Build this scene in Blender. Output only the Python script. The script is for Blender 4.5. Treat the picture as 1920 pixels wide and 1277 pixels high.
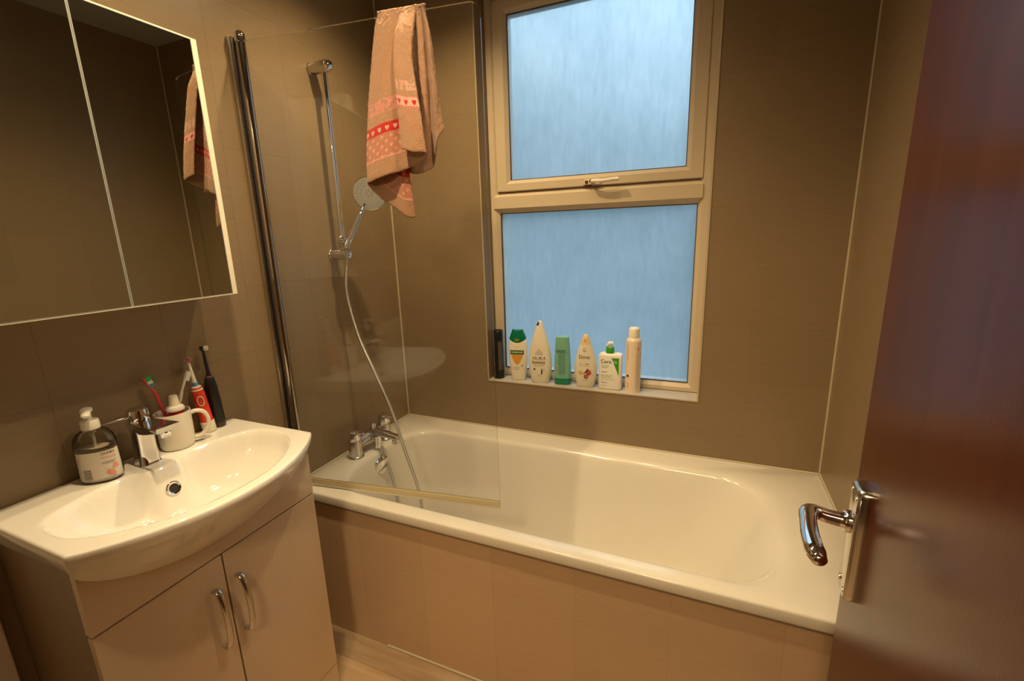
import bpy, bmesh, math, random
from mathutils import Vector, Matrix
from math import sin, cos, pi, radians as R

for o in list(bpy.data.objects): bpy.data.objects.remove(o)
S = bpy.context.scene
C = S.collection

# ------------------------------------------------------------------ camera
cd = bpy.data.cameras.new('camera')
cam = bpy.data.objects.new('camera', cd); C.objects.link(cam)
cam.location = (1.2983, -1.7187, 1.3973)
cam.rotation_euler = (1.3449, 0.0303, 0.3989)
cd.sensor_fit = 'HORIZONTAL'; cd.sensor_width = 36.0; cd.lens = 854.0 * 36 / 1920
cd.clip_start = 0.01
S.camera = cam

# ------------------------------------------------------------------ exposure
S.view_settings.view_transform = 'Standard'
S.view_settings.look = 'None'
S.view_settings.gamma = 1
S.view_settings.use_curve_mapping = False
S.view_settings.exposure = 0.0

# ------------------------------------------------------------------ world: dusk sky
W = bpy.data.worlds.new('dusk_sky'); S.world = W; W.use_nodes = True
nt = W.node_tree; nt.nodes.clear()
wo = nt.nodes.new('ShaderNodeOutputWorld'); bg = nt.nodes.new('ShaderNodeBackground')
tc = nt.nodes.new('ShaderNodeTexCoord'); sx = nt.nodes.new('ShaderNodeSeparateXYZ')
mx = nt.nodes.new('ShaderNodeMath'); mx.operation = 'MULTIPLY_ADD'; mx.inputs[1].default_value = 0.25
mz = nt.nodes.new('ShaderNodeMath'); mz.operation = 'MULTIPLY_ADD'; mz.inputs[1].default_value = 1.0
cr = nt.nodes.new('ShaderNodeValToRGB')
nt.links.new(tc.outputs['Generated'], sx.inputs[0])
nt.links.new(sx.outputs['X'], mx.inputs[0]); mx.inputs[2].default_value = 0.40
nt.links.new(sx.outputs['Z'], mz.inputs[0]); nt.links.new(mx.outputs[0], mz.inputs[2])
nt.links.new(mz.outputs[0], cr.inputs[0])
e = cr.color_ramp.elements
e[0].position = 0.0; e[0].color = (0.17, 0.28, 0.35, 1)
e[1].position = 1.0; e[1].color = (1.5, 2.2, 2.8, 1)
k = e.new(0.38); k.color = (0.19, 0.32, 0.42, 1)
k = e.new(0.52); k.color = (0.36, 0.57, 0.74, 1)
k = e.new(0.75); k.color = (0.95, 1.42, 1.80, 1)
nt.links.new(cr.outputs[0], bg.inputs[0]); bg.inputs[1].default_value = 1.0
nt.links.new(bg.outputs[0], wo.inputs[0])

# ------------------------------------------------------------------ lamps of the room (four ceiling downlights)
CEIL = 2.40
LAMPS = [(0.45, -0.47, 44), (0.95, -0.42, 6), (0.58, -1.13, 52), (0.98, -0.88, 22)]
LAMP_COL = (1.0, 0.73, 0.39)
def lamp_light(x, y, w):
    l = bpy.data.lights.new('downlight', 'SPOT'); l.energy = w; l.color = LAMP_COL
    l.spot_size = R(140); l.spot_blend = 1.0; l.shadow_soft_size = 0.022
    o = bpy.data.objects.new('downlight', l); C.objects.link(o); o.location = (x, y, CEIL - 0.022)
    return o
for x, y, w_ in LAMPS: lamp_light(x, y, w_)
HALL = (1.12, -2.45, 2.22)      # unseen lamp added beyond the doorway to light the bath panel
hlp = bpy.data.lights.new('added_hall_lamp', 'POINT'); hlp.energy = 45; hlp.color = LAMP_COL; hlp.shadow_soft_size = 0.10
hlo = bpy.data.objects.new('added_hall_lamp', hlp); C.objects.link(hlo); hlo.location = HALL

# ================================================================== helpers
def srgb(r, g, b):
    f = lambda c: (c/255/12.92) if c/255 <= .04045 else ((c/255+.055)/1.055)**2.4
    return (f(r), f(g), f(b), 1)

def mat(name, col, rough=0.4, metal=0.0, coat=0.0, spec=0.5, bump=None, var=None, trans=0, ior=1.45, sss=0, sheen=0):
    m = bpy.data.materials.new(name); m.use_nodes = True
    n = m.node_tree; p = n.nodes['Principled BSDF']
    c = col if len(col) == 4 else (*col, 1)
    p.inputs['Base Color'].default_value = c; p.inputs['Roughness'].default_value = rough
    p.inputs['Metallic'].default_value = metal; p.inputs['Coat Weight'].default_value = coat
    p.inputs['Coat Roughness'].default_value = 0.05
    p.inputs['Specular IOR Level'].default_value = spec
    p.inputs['Transmission Weight'].default_value = trans; p.inputs['IOR'].default_value = ior
    if sheen: p.inputs['Sheen Weight'].default_value = sheen
    t = n.nodes.new('ShaderNodeTexCoord')
    if var:      # (scale xyz, amount)
        mp = n.nodes.new('ShaderNodeMapping'); mp.inputs['Scale'].default_value = var[0]
        nz = n.nodes.new('ShaderNodeTexNoise'); nz.inputs['Scale'].default_value = 1; nz.inputs['Detail'].default_value = 5
        mxn = n.nodes.new('ShaderNodeMix'); mxn.data_type = 'RGBA'
        a = var[1]
        mxn.inputs['A'].default_value = tuple(v*(1-a) for v in c[:3])+(1,)
        mxn.inputs['B'].default_value = tuple(min(1, v*(1+a)) for v in c[:3])+(1,)
        n.links.new(t.outputs['Object'], mp.inputs[0]); n.links.new(mp.outputs[0], nz.inputs[0])
        n.links.new(nz.outputs[0], mxn.inputs['Factor']); n.links.new(mxn.outputs['Result'], p.inputs['Base Color'])
    if bump:     # (scale xyz, strength, distance)
        mp = n.nodes.new('ShaderNodeMapping'); mp.inputs['Scale'].default_value = bump[0]
        nz = n.nodes.new('ShaderNodeTexNoise'); nz.inputs['Scale'].default_value = 1; nz.inputs['Detail'].default_value = 3
        b = n.nodes.new('ShaderNodeBump'); b.inputs['Strength'].default_value = bump[1]; b.inputs['Distance'].default_value = bump[2]
        n.links.new(t.outputs['Object'], mp.inputs[0]); n.links.new(mp.outputs[0], nz.inputs[0])
        n.links.new(nz.outputs[0], b.inputs['Height']); n.links.new(b.outputs[0], p.inputs['Normal'])
    return m

def math_(n, op, a, b=None, c=None):
    m = n.nodes.new('ShaderNodeMath'); m.operation = op
    for i, v in enumerate((a, b, c)):
        if v is None: continue
        if isinstance(v, (int, float)): m.inputs[i].default_value = v
        else: n.links.new(v, m.inputs[i])
    return m.outputs[0]

def tile_mat(name, col, joint, off, parity=0.0, w=0.25, h=0.40, z0=0.27, rough=0.31):
    m = bpy.data.materials.new(name); m.use_nodes = True
    n = m.node_tree; p = n.nodes['Principled BSDF']
    g = n.nodes.new('ShaderNodeNewGeometry'); s = n.nodes.new('ShaderNodeSeparateXYZ')
    n.links.new(g.outputs['Position'], s.inputs[0])
    u = math_(n, 'SUBTRACT', s.outputs['X'], s.outputs['Y'])
    u = math_(n, 'ADD', u, -off)
    uc = math_(n, 'DIVIDE', u, w)
    col_i = math_(n, 'FLOOR', uc)
    par = math_(n, 'MODULO', math_(n, 'ABSOLUTE', math_(n, 'ADD', col_i, parity)), 2.0)
    z = math_(n, 'ADD', s.outputs['Z'], -z0)
    z = math_(n, 'SUBTRACT', z, math_(n, 'MULTIPLY', par, h/2))
    zc = math_(n, 'DIVIDE', z, h)
    fu = math_(n, 'PINGPONG', uc, 0.5); fz = math_(n, 'PINGPONG', zc, 0.5)   # 0 at joint
    du = math_(n, 'MULTIPLY', fu, w); dz = math_(n, 'MULTIPLY', fz, h)
    d = math_(n, 'MINIMUM', du, dz)
    jm = math_(n, 'LESS_THAN', d, 0.0009)
    # per tile tone
    wn = n.nodes.new('ShaderNodeTexWhiteNoise'); wn.noise_dimensions = '2D'
    cb = n.nodes.new('ShaderNodeCombineXYZ'); n.links.new(col_i, cb.inputs[0]); n.links.new(math_(n, 'FLOOR', zc), cb.inputs[1])
    n.links.new(cb.outputs[0], wn.inputs['Vector'])
    # linen texture, streaks lying horizontal
    cb2 = n.nodes.new('ShaderNodeCombineXYZ'); n.links.new(math_(n, 'MULTIPLY', u, 14.0), cb2.inputs[0])
    n.links.new(math_(n, 'MULTIPLY', s.outputs['Z'], 260.0), cb2.inputs[1]); n.links.new(math_(n, 'MULTIPLY', wn.outputs[0], 50.0), cb2.inputs[2])
    nz = n.nodes.new('ShaderNodeTexNoise'); nz.inputs['Scale'].default_value = 1; nz.inputs['Detail'].default_value = 2
    n.links.new(cb2.outputs[0], nz.inputs[0])
    tone = math_(n, 'ADD', math_(n, 'MULTIPLY', nz.outputs[0], 0.22), math_(n, 'MULTIPLY', wn.outputs[0], 0.07))
    tone = math_(n, 'ADD', tone, 0.86)
    mc = n.nodes.new('ShaderNodeVectorMath'); mc.operation = 'SCALE'; mc.inputs[0].default_value = col[:3]
    n.links.new(tone, mc.inputs['Scale'])
    mi = n.nodes.new('ShaderNodeMix'); mi.data_type = 'RGBA'
    n.links.new(jm, mi.inputs['Factor']); n.links.new(mc.outputs[0], mi.inputs['A']); mi.inputs['B'].default_value = (*joint[:3], 1)
    n.links.new(mi.outputs['Result'], p.inputs['Base Color'])
    p.inputs['Roughness'].default_value = rough; p.inputs['Specular IOR Level'].default_value = 0.4
    b = n.nodes.new('ShaderNodeBump'); b.inputs['Strength'].default_value = 0.12; b.inputs['Distance'].default_value = 0.0006
    n.links.new(nz.outputs[0], b.inputs['Height']); n.links.new(b.outputs[0], p.inputs['Normal'])
    return m

class MB:
    def __init__(s): s.v = []; s.f = []; s.mi = []
    def add(s, vs, fs, mi=0):
        b = len(s.v); s.v += [tuple(v) for v in vs]; s.f += [tuple(i+b for i in f) for f in fs]; s.mi += [mi]*len(fs); return s
    def box(s, x0, x1, y0, y1, z0, z1, mi=0):
        v = [(x0,y0,z0),(x1,y0,z0),(x1,y1,z0),(x0,y1,z0),(x0,y0,z1),(x1,y0,z1),(x1,y1,z1),(x0,y1,z1)]
        return s.add(v, [(0,3,2,1),(4,5,6,7),(0,1,5,4),(1,2,6,5),(2,3,7,6),(3,0,4,7)], mi)
    def loft(s, loops, cap0=True, cap1=True, closed=True, mi=0):
        n = len(loops[0]); vs = [p for l in loops for p in l]; fs = []
        for i in range(len(loops)-1):
            for j in range(n if closed else n-1):
                a = i*n+j; b = i*n+(j+1) % n
                fs.append((a, b, b+n, a+n))
        if cap0: fs.append(tuple(reversed(range(n))))
        if cap1: fs.append(tuple(range((len(loops)-1)*n, len(loops)*n)))
        return s.add(vs, fs, mi)
    def tube(s, pts, r, seg=12, cap=True, mi=0, flat=None):
        pts = [Vector(p) for p in pts]; n = len(pts)
        if isinstance(r, (int, float)): r = [r]*n
        t0 = (pts[1]-pts[0]).normalized()
        up = Vector((0,0,1)) if abs(t0.z) < .9 else Vector((0,1,0))
        u = t0.cross(up).normalized(); loops = []
        for i in range(n):
            t = (pts[min(i+1, n-1)]-pts[max(i-1, 0)]).normalized()
            u = (u - t*u.dot(t)).normalized(); w = t.cross(u)
            rr = r[i] if not isinstance(r[i], tuple) else r[i]
            ra, rb = (rr, rr) if not isinstance(rr, tuple) else rr
            loops.append([pts[i]+u*(ra*cos(2*pi*k/seg))+w*(rb*sin(2*pi*k/seg)) for k in range(seg)])
        return s.loft(loops, cap, cap, True, mi)
    def lathe(s, prof, c=(0,0,0), axis='z', seg=32, cap0=True, cap1=True, mi=0, mtx=None):
        loops = []
        for r_, z in prof:
            L = []
            for k in range(seg):
                a = 2*pi*k/seg; p = Vector((r_*cos(a), r_*sin(a), z))
                if axis == 'x': p = Vector((p.z, p.x, p.y))
                if axis == 'y': p = Vector((p.y, p.z, p.x))
                if mtx: p = mtx @ p
                L.append(p+Vector(c))
            loops.append(L)
        return s.loft(loops, cap0, cap1, True, mi)
    def xf(s, fn): s.v = [tuple(fn(Vector(v))) for v in s.v]; return s
    def obj(s, name, m, parent=None, smooth=True, ang=35, bev=0, bseg=3, sub=0, recalc=True):
        org = Vector((0,0,0)); p = parent
        while p is not None: org += Vector(p.location); p = p.parent
        me = bpy.data.meshes.new(name)
        me.from_pydata([tuple(Vector(v)-org) for v in s.v], [], s.f)
        mats = m if isinstance(m, (list, tuple)) else [m]
        for q in mats: me.materials.append(q)
        for f, i in zip(me.polygons, s.mi): f.material_index = i
        if recalc:
            b = bmesh.new(); b.from_mesh(me); bmesh.ops.recalc_face_normals(b, faces=b.faces); b.to_mesh(me); b.free()
        if smooth:
            for f in me.polygons: f.use_smooth = True
            me.set_sharp_from_angle(angle=R(ang))
        o = bpy.data.objects.new(name, me); C.objects.link(o)
        if parent is not None: o.parent = parent
        if bev:
            md = o.modifiers.new('bevel', 'BEVEL'); md.width = bev; md.segments = bseg; md.limit_method = 'ANGLE'; md.angle_limit = R(40)
            md.harden_normals = True
        if sub:
            md = o.modifiers.new('sub', 'SUBSURF'); md.levels = sub; md.render_levels = sub
        return o

def thing(name, label, cat, loc, group=None):
    o = bpy.data.objects.new(name, None); C.objects.link(o); o.location = loc; o.empty_display_size = .05
    o['label'] = label; o['category'] = cat
    if group: o['group'] = group
    return o
def tag(o, label, cat, group=None):
    o['label'] = label; o['category'] = cat
    if group: o['group'] = group
    return o
def struct(o): o['kind'] = 'structure'; return o

def rrect(x0, x1, y0, y1, r, z, k=8, m=8):
    pts = []
    cs = [(x1-r, y0+r, -90), (x1-r, y1-r, 0), (x0+r, y1-r, 90), (x0+r, y0+r, 180)]
    for i, (cx, cy, a0) in enumerate(cs):
        arc = [(cx+r*cos(R(a0+90*t/k)), cy+r*sin(R(a0+90*t/k))) for t in range(k+1)]
        pts += arc
        nx = cs[(i+1) % 4]; na = (nx[0]+r*cos(R(nx[2])), nx[1]+r*sin(R(nx[2])))
        la = arc[-1]
        for t in range(1, m): pts.append((la[0]+(na[0]-la[0])*t/m, la[1]+(na[1]-la[1])*t/m))
    return [(p[0], p[1], z) for p in pts]

def catmull(pts, n=8):
    P = [Vector(p) for p in pts]; P = [P[0]*2-P[1]]+P+[P[-1]*2-P[-2]]; out = []
    for i in range(1, len(P)-2):
        for j in range(n):
            t = j/n
            out.append(0.5*((2*P[i])+(P[i+1]-P[i-1])*t+(2*P[i-1]-5*P[i]+4*P[i+1]-P[i+2])*t*t+(3*P[i]-P[i-1]-3*P[i+1]+P[i+2])*t**3))
    out.append(P[-2]); return out

# ================================================================== materials
TILE = (0.255, 0.183, 0.106)
M_tile_b = tile_mat('greige_tile_back', TILE, (0.230, 0.162, 0.095), 0.20, 0.0)
M_tile_s = tile_mat('greige_tile_side', TILE, (0.200, 0.142, 0.082), 0.00, 1.0)
M_tile_r = tile_mat('greige_tile_right', TILE, (0.230, 0.162, 0.095), 0.20, 0.0)
M_bead = mat('corner_bead', (0.52, 0.42, 0.29), 0.5)
M_sil = mat('silicone', (0.62, 0.55, 0.42), 0.45)
M_ceil = mat('ceiling_paint', (0.36, 0.33, 0.29), 0.8)
M_hall = mat('hall_paint', (0.12, 0.085, 0.055), 0.8)
M_white = mat('white_gloss', (0.78, 0.75, 0.68), 0.12)
M_ceram = mat('ceramic', (0.88, 0.87, 0.83), 0.06, coat=0.6)
M_bath = mat('bath_acrylic', (0.84, 0.81, 0.74), 0.17, coat=0.25)
M_cab = mat('cabinet_gloss', (0.74, 0.60, 0.43), 0.10, coat=0.5)
M_cabs = mat('cabinet_side_shade', (0.30, 0.22, 0.15), 0.3)  # same off white cabinet, shade on its sides put into this darker colour
M_gap = mat('dark_gap', (0.03, 0.022, 0.015), 0.8)
M_upvc = mat('upvc_frame', (0.60, 0.50, 0.36), 0.35)
M_upvcd = mat('frame_gasket', (0.10, 0.07, 0.05), 0.7)
M_chrome = mat('chrome', (0.80, 0.80, 0.82), 0.05, metal=1)
M_chromeb = mat('brushed_chrome', (0.62, 0.60, 0.58), 0.22, metal=1, bump=((400, 400, 20), .05, .0002))
M_mirror = mat('mirror_glass', (0.62, 0.64, 0.60), 0.008, metal=1)
M_black = mat('black_plastic', (0.012, 0.011, 0.012), 0.3)
M_plast = mat('white_plastic', (0.85, 0.82, 0.75), 0.28)
M_cream = mat('cream_plastic', (0.86, 0.80, 0.66), 0.30)
M_yseal = mat('yellowed_seal', (0.66, 0.56, 0.33), 0.3)
M_grey = mat('grey_print', (0.25, 0.23, 0.20), 0.5)
M_dark = mat('dark_print', (0.035, 0.03, 0.03), 0.5)
M_rust = mat('rust_stain', (0.12, 0.04, 0.015), 0.8)

def wood_mat():
    m = mat('varnished_door', (0.20, 0.06, 0.02), 0.24, coat=0.0, spec=.22)
    n = m.node_tree; p = n.nodes['Principled BSDF']
    p.inputs['Coat Roughness'].default_value = 0.12; p.inputs['Specular Tint'].default_value = (1.0, .72, .42, 1)
    t = n.nodes.new('ShaderNodeTexCoord'); mp = n.nodes.new('ShaderNodeMapping'); mp.inputs['Scale'].default_value = (28, 28, 1.6)
    a = n.nodes.new('ShaderNodeTexNoise'); a.inputs['Scale'].default_value = 1; a.inputs['Detail'].default_value = 6; a.inputs['Distortion'].default_value = .6
    mp2 = n.nodes.new('ShaderNodeMapping'); mp2.inputs['Scale'].default_value = (500, 500, 22)
    b = n.nodes.new('ShaderNodeTexNoise'); b.inputs['Scale'].default_value = 1; b.inputs['Detail'].default_value = 2
    n.links.new(t.outputs['Object'], mp.inputs[0]); n.links.new(mp.outputs[0], a.inputs[0])
    n.links.new(t.outputs['Object'], mp2.inputs[0]); n.links.new(mp2.outputs[0], b.inputs[0])
    r = n.nodes.new('ShaderNodeValToRGB'); r.color_ramp.elements[0].position = .3; r.color_ramp.elements[1].position = .75
    r.color_ramp.elements[0].color = (0.050, 0.008, 0.002, 1); r.color_ramp.elements[1].color = (0.085, 0.016, 0.003, 1)
    s = math_(n, 'ADD', math_(n, 'MULTIPLY', a.outputs[0], .75), math_(n, 'MULTIPLY', b.outputs[0], .25))
    n.links.new(s, r.inputs[0]); n.links.new(r.outputs[0], p.inputs['Base Color'])
    bu = n.nodes.new('ShaderNodeBump'); bu.inputs['Strength'].default_value = .12; bu.inputs['Distance'].default_value = .0005
    n.links.new(b.outputs[0], bu.inputs['Height']); n.links.new(bu.outputs[0], p.inputs['Normal'])
    return m
M_door = wood_mat()

def floor_mat():
    m = mat('oak_vinyl', (0.5, 0.35, 0.2), 0.35)
    n = m.node_tree; p = n.nodes['Principled BSDF']
    t = n.nodes.new('ShaderNodeTexCoord')
    mp = n.nodes.new('ShaderNodeMapping'); mp.inputs['Scale'].default_value = (3, 26, 1)
    a = n.nodes.new('ShaderNodeTexNoise'); a.inputs['Scale'].default_value = 1; a.inputs['Detail'].default_value = 6
    n.links.new(t.outputs['Object'], mp.inputs[0]); n.links.new(mp.outputs[0], a.inputs[0])
    br = n.nodes.new('ShaderNodeTexBrick'); br.inputs['Scale'].default_value = 1; br.inputs['Brick Width'].default_value = 1.1
    br.inputs['Row Height'].default_value = .11; br.inputs['Mortar Size'].default_value = .0015
    br.inputs['Color1'].default_value = (.92, .92, .92, 1); br.inputs['Color2'].default_value = (1.1, 1.08, 1.05, 1); br.inputs['Mortar'].default_value = (.75, .75, .75, 1)
    n.links.new(t.outputs['Object'], br.inputs[0])
    r = n.nodes.new('ShaderNodeValToRGB'); r.color_ramp.elements[0].position = .3; r.color_ramp.elements[1].position = .7
    r.color_ramp.elements[0].color = (0.40, 0.27, 0.16, 1); r.color_ramp.elements[1].color = (0.62, 0.47, 0.32, 1)
    n.links.new(a.outputs[0], r.inputs[0])
    mu = n.nodes.new('ShaderNodeMix'); mu.data_type = 'RGBA'; mu.blend_type = 'MULTIPLY'; mu.inputs['Factor'].default_value = 1
    n.links.new(r.outputs[0], mu.inputs['A']); n.links.new(br.outputs[0], mu.inputs['B'])
    n.links.new(mu.outputs['Result'], p.inputs['Base Color']); return m
M_floor = floor_mat()

def thin_glass(name, tint, refl=1.0, rough=0.0):
    m = bpy.data.materials.new(name); m.use_nodes = True; n = m.node_tree; n.nodes.clear()
    o = n.nodes.new('ShaderNodeOutputMaterial'); t = n.nodes.new('ShaderNodeBsdfTransparent'); t.inputs[0].default_value = (*tint, 1)
    g = n.nodes.new('ShaderNodeBsdfGlossy'); g.inputs['Roughness'].default_value = rough
    f = n.nodes.new('ShaderNodeFresnel'); f.inputs[0].default_value = 1.5
    mx_ = n.nodes.new('ShaderNodeMixShader')
    n.links.new(math_(n, 'MULTIPLY', f.outputs[0], refl), mx_.inputs[0]); n.links.new(t.outputs[0], mx_.inputs[1]); n.links.new(g.outputs[0], mx_.inputs[2])
    n.links.new(mx_.outputs[0], o.inputs[0]); return m
M_screen = thin_glass('screen_glass', (0.990, 0.995, 0.988))
M_clear = thin_glass('clear_plastic', (0.80, 0.78, 0.74), 1.0, .03)

def frosted():
    m = bpy.data.materials.new('frosted_pane'); m.use_nodes = True; n = m.node_tree; n.nodes.clear()
    o = n.nodes.new('ShaderNodeOutputMaterial')
    t = n.nodes.new('ShaderNodeBsdfTranslucent'); t.inputs[0].default_value = (.9, .92, .92, 1)
    g = n.nodes.new('ShaderNodeBsdfRefraction'); g.inputs['Roughness'].default_value = .42; g.inputs['IOR'].default_value = 1.12
    gl = n.nodes.new('ShaderNodeBsdfGlossy'); gl.inputs['Roughness'].default_value = .35
    f = n.nodes.new('ShaderNodeFresnel'); f.inputs[0].default_value = 1.45
    tc = n.nodes.new('ShaderNodeTexCoord'); mp = n.nodes.new('ShaderNodeMapping'); mp.inputs['Scale'].default_value = (60, 1, 14)
    nz = n.nodes.new('ShaderNodeTexNoise'); nz.inputs['Scale'].default_value = 1; nz.inputs['Detail'].default_value = 6
    n.links.new(tc.outputs['Object'], mp.inputs[0]); n.links.new(mp.outputs[0], nz.inputs[0])
    mp2 = n.nodes.new('ShaderNodeMapping'); mp2.inputs['Scale'].default_value = (9, 1, 5)
    nz2 = n.nodes.new('ShaderNodeTexNoise'); nz2.inputs['Scale'].default_value = 1; nz2.inputs['Detail'].default_value = 8
    n.links.new(tc.outputs['Object'], mp2.inputs[0]); n.links.new(mp2.outputs[0], nz2.inputs[0])
    s = math_(n, 'ADD', math_(n, 'MULTIPLY', nz.outputs[0], .5), math_(n, 'MULTIPLY', nz2.outputs[0], .5))
    r = n.nodes.new('ShaderNodeValToRGB'); r.color_ramp.elements[0].position = .3; r.color_ramp.elements[1].position = .7
    r.color_ramp.elements[0].color = (.79, .83, .83, 1); r.color_ramp.elements[1].color = (1, 1, 1, 1)
    n.links.new(s, r.inputs[0]); n.links.new(r.outputs[0], g.inputs[0])
    a = n.nodes.new('ShaderNodeMixShader'); a.inputs[0].default_value = .25
    n.links.new(g.outputs[0], a.inputs[1]); n.links.new(t.outputs[0], a.inputs[2])
    b = n.nodes.new('ShaderNodeMixShader'); n.links.new(math_(n, 'MULTIPLY', f.outputs[0], .8), b.inputs[0])
    n.links.new(a.outputs[0], b.inputs[1]); n.links.new(gl.outputs[0], b.inputs[2]); n.links.new(b.outputs[0], o.inputs[0])
    return m
M_frost = frosted()

def emit(name, col, st):
    m = bpy.data.materials.new(name); m.use_nodes = True; p = m.node_tree.nodes['Principled BSDF']
    p.inputs['Emission Color'].default_value = (*col, 1); p.inputs['Emission Strength'].default_value = st; p.inputs['Base Color'].default_value = (.9, .9, .9, 1)
    return m
M_bulb = emit('lamp_lens', LAMP_COL, 60.0)

# ================================================================== SETTING
# floor, ceiling
struct(MB().box(-0.1, 1.9, -1.88, 0.2, -0.1, 0.0).obj('floor', M_floor, smooth=False))
struct(MB().box(-0.1, 1.9, -3.2, 0.2, CEIL, CEIL+0.1).obj('ceiling', M_ceil, smooth=False))
struct(MB().box(-0.1, 0.0, -1.88, 0.2, 0.0, CEIL).obj('wall_left', M_tile_s, smooth=False))
struct(MB().box(1.7, 1.8, -1.88, 0.2, 0.0, CEIL).obj('wall_right', M_tile_r, smooth=False))
WX0, WX1, WZ0, WZ1 = 0.442, 1.296, 0.783, 2.305
wb = MB()
def ring(mb, x0, x1, z0, z1, X0, X1, Z0, Z1, y0, y1):
    """slab between y0,y1 with outer rect x0..z1 and a hole X0..Z1"""
    o = [(x0, z0), (x1, z0), (x1, z1), (x0, z1)]; i = [(X0, Z0), (X1, Z0), (X1, Z1), (X0, Z1)]
    v = [(a, y0, b) for a, b in o]+[(a, y0, b) for a, b in i]+[(a, y1, b) for a, b in o]+[(a, y1, b) for a, b in i]
    f = []
    for k in range(4):
        l = (k+1) % 4
        f += [(k, l, 4+l, 4+k), (8+k, 12+k, 12+l, 8+l), (4+k, 4+l, 12+l, 12+k), (k, 8+k, 8+l, l)]
    return mb.add(v, f)
ring(wb, 0.0, 1.7, 0.0, CEIL, WX0, WX1, WZ0, WZ1, 0.0, 0.2)
struct(wb.obj('wall_back', M_tile_b, smooth=False))
# wall behind the camera with the doorway, and the hall beyond it
wf = MB(); wf.box(0.0, 0.70, -1.88, -1.78, 0, CEIL); wf.box(1.50, 1.7, -1.88, -1.78, 0, CEIL); wf.box(0.70, 1.50, -1.88, -1.78, 2.02, CEIL)
struct(wf.obj('wall_front', M_tile_r, smooth=False))
hw = MB(); hw.box(-0.1, 1.9, -3.2, -3.1, 0, CEIL)
struct(hw.obj('wall_hall_back', M_hall, smooth=False))
struct(MB().box(-0.1, 0.0, -3.1, -1.88, 0, CEIL).obj('wall_hall_left', M_hall, smooth=False))
struct(MB().box(1.8, 1.9, -3.1, -1.88, 0, CEIL).obj('wall_hall_right', M_hall, smooth=False))
struct(MB().box(0.0, 1.8, -3.1, -1.88, -0.1, 0.0).obj('floor_hall', M_floor, smooth=False))
# corner beads
def bead(n_, x, y, sx_, z0=0.565):
    struct(MB().lathe([(0.004, z0), (0.004, CEIL-.002)], (x, y, 0), seg=8).obj('trim_%d' % n_, M_bead))
bead(1, 0.002, -0.002, 1); bead(2, 1.698, -0.002, -1)
# silicone bead along the bath
sb = MB(); sb.tube([(0.001, -0.001, .5645), (1.699, -0.001, .5645)], .0035, 8); sb.tube([(0.001, -.70, .5645), (0.001, -.003, .5645)], .0035, 8); sb.tube([(1.699, -.70, .5645), (1.699, -.003, .5645)], .0035, 8)
struct(sb.obj('trim_3', M_sil))
# white painted upright board on the left wall, beyond the vanity
struct(MB().box(0.0, 0.022, -1.78, -1.4175, 0.0, 0.98).obj('trim_4', M_white, bev=.003))
# edging strip round the window opening
es = MB(); t = .006
es.box(WX0, WX1, -.0025, .004, WZ0-.004, WZ0+.0015); es.box(WX0-.001, WX0+.003, -.002, .003, WZ0, WZ1); es.box(WX1-.004, WX1+.003, -.0025, .085, WZ0, WZ1)
struct(es.obj('trim_5', M_bead, bev=.001))
# tiled sill slab
struct(MB().box(WX0, WX1, 0.004, 0.088, WZ0-.004, WZ0+.0008).obj('trim_6', mat('sill_tile', (.50, .47, .43), .3), smooth=False))

# ---- window (opens at the top): frame face at y = .09
FY = 0.090
win = bpy.data.objects.new('window_1', None); C.objects.link(win); win.location = (0.87, FY, WZ0); win['kind'] = 'structure'
def frame_ring(mb, outer, inner, y_out, y_in, cham, y_back):
    """picture-frame: flat face at y_out from outer to (inner+cham), chamfer back to y_in at inner, sides to y_back."""
    def rect(r, y): return [(r[0], y, r[2]), (r[1], y, r[2]), (r[1], y, r[3]), (r[0], y, r[3])]
    mid = (inner[0]-cham, inner[1]+cham, inner[2]-cham, inner[3]+cham)
    L = [rect(outer, y_back), rect(outer, y_out+.003), rect((outer[0]+.003, outer[1]-.003, outer[2]+.003, outer[3]-.003), y_out), rect(mid, y_out), rect(inner, y_in), rect(inner, y_back)]
    return mb.loft(L, False, False)
# outer frame
f1 = MB(); frame_ring(f1, (WX0, WX1, WZ0, WZ1), (.481, 1.2555, .815, 2.285), FY, FY+.012, .014, FY+.07)
f1.obj('outer_frame', M_upvc, win, ang=20)
# transom: bevelled bar with mitred ends
tr = MB()
def bar(x0, x1, z0, z1, y0, c, yb):
    v = [(x0+c, yb, z0), (x1-c, yb, z0), (x1-c, yb, z1), (x0+c, yb, z1), (x0+c, y0+c, z0), (x1-c, y0+c, z0), (x1, y0+c*.4, z0+c), (x1, y0+c*.4, z1-c), (x1-c, y0+c, z1), (x0+c, y0+c, z1), (x0, y0+c*.4, z1-c), (x0, y0+c*.4, z0+c),
         (x0+.002, y0, z0+c), (x1-.002, y0, z0+c), (x1-.002, y0, z1-c), (x0+.002, y0, z1-c)]
    f = [(0, 1, 5, 4), (2, 3, 9, 8), (12, 13, 14, 15), (4, 5, 13, 12), (8, 9, 15, 14), (5, 6, 13), (6, 7, 14, 13), (7, 8, 14), (9, 10, 15), (10, 11, 12, 15), (11, 4, 12), (0, 3, 2, 1), (0, 4, 11, 10, 9, 3), (1, 2, 8, 7, 6, 5)]
    return v, f
v, f = bar(.4585, 1.271, 1.491, 1.573, FY-.006, .018, FY+.06); tr.add(v, f)
tr.obj('transom', M_upvc, win, smooth=False)
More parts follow.
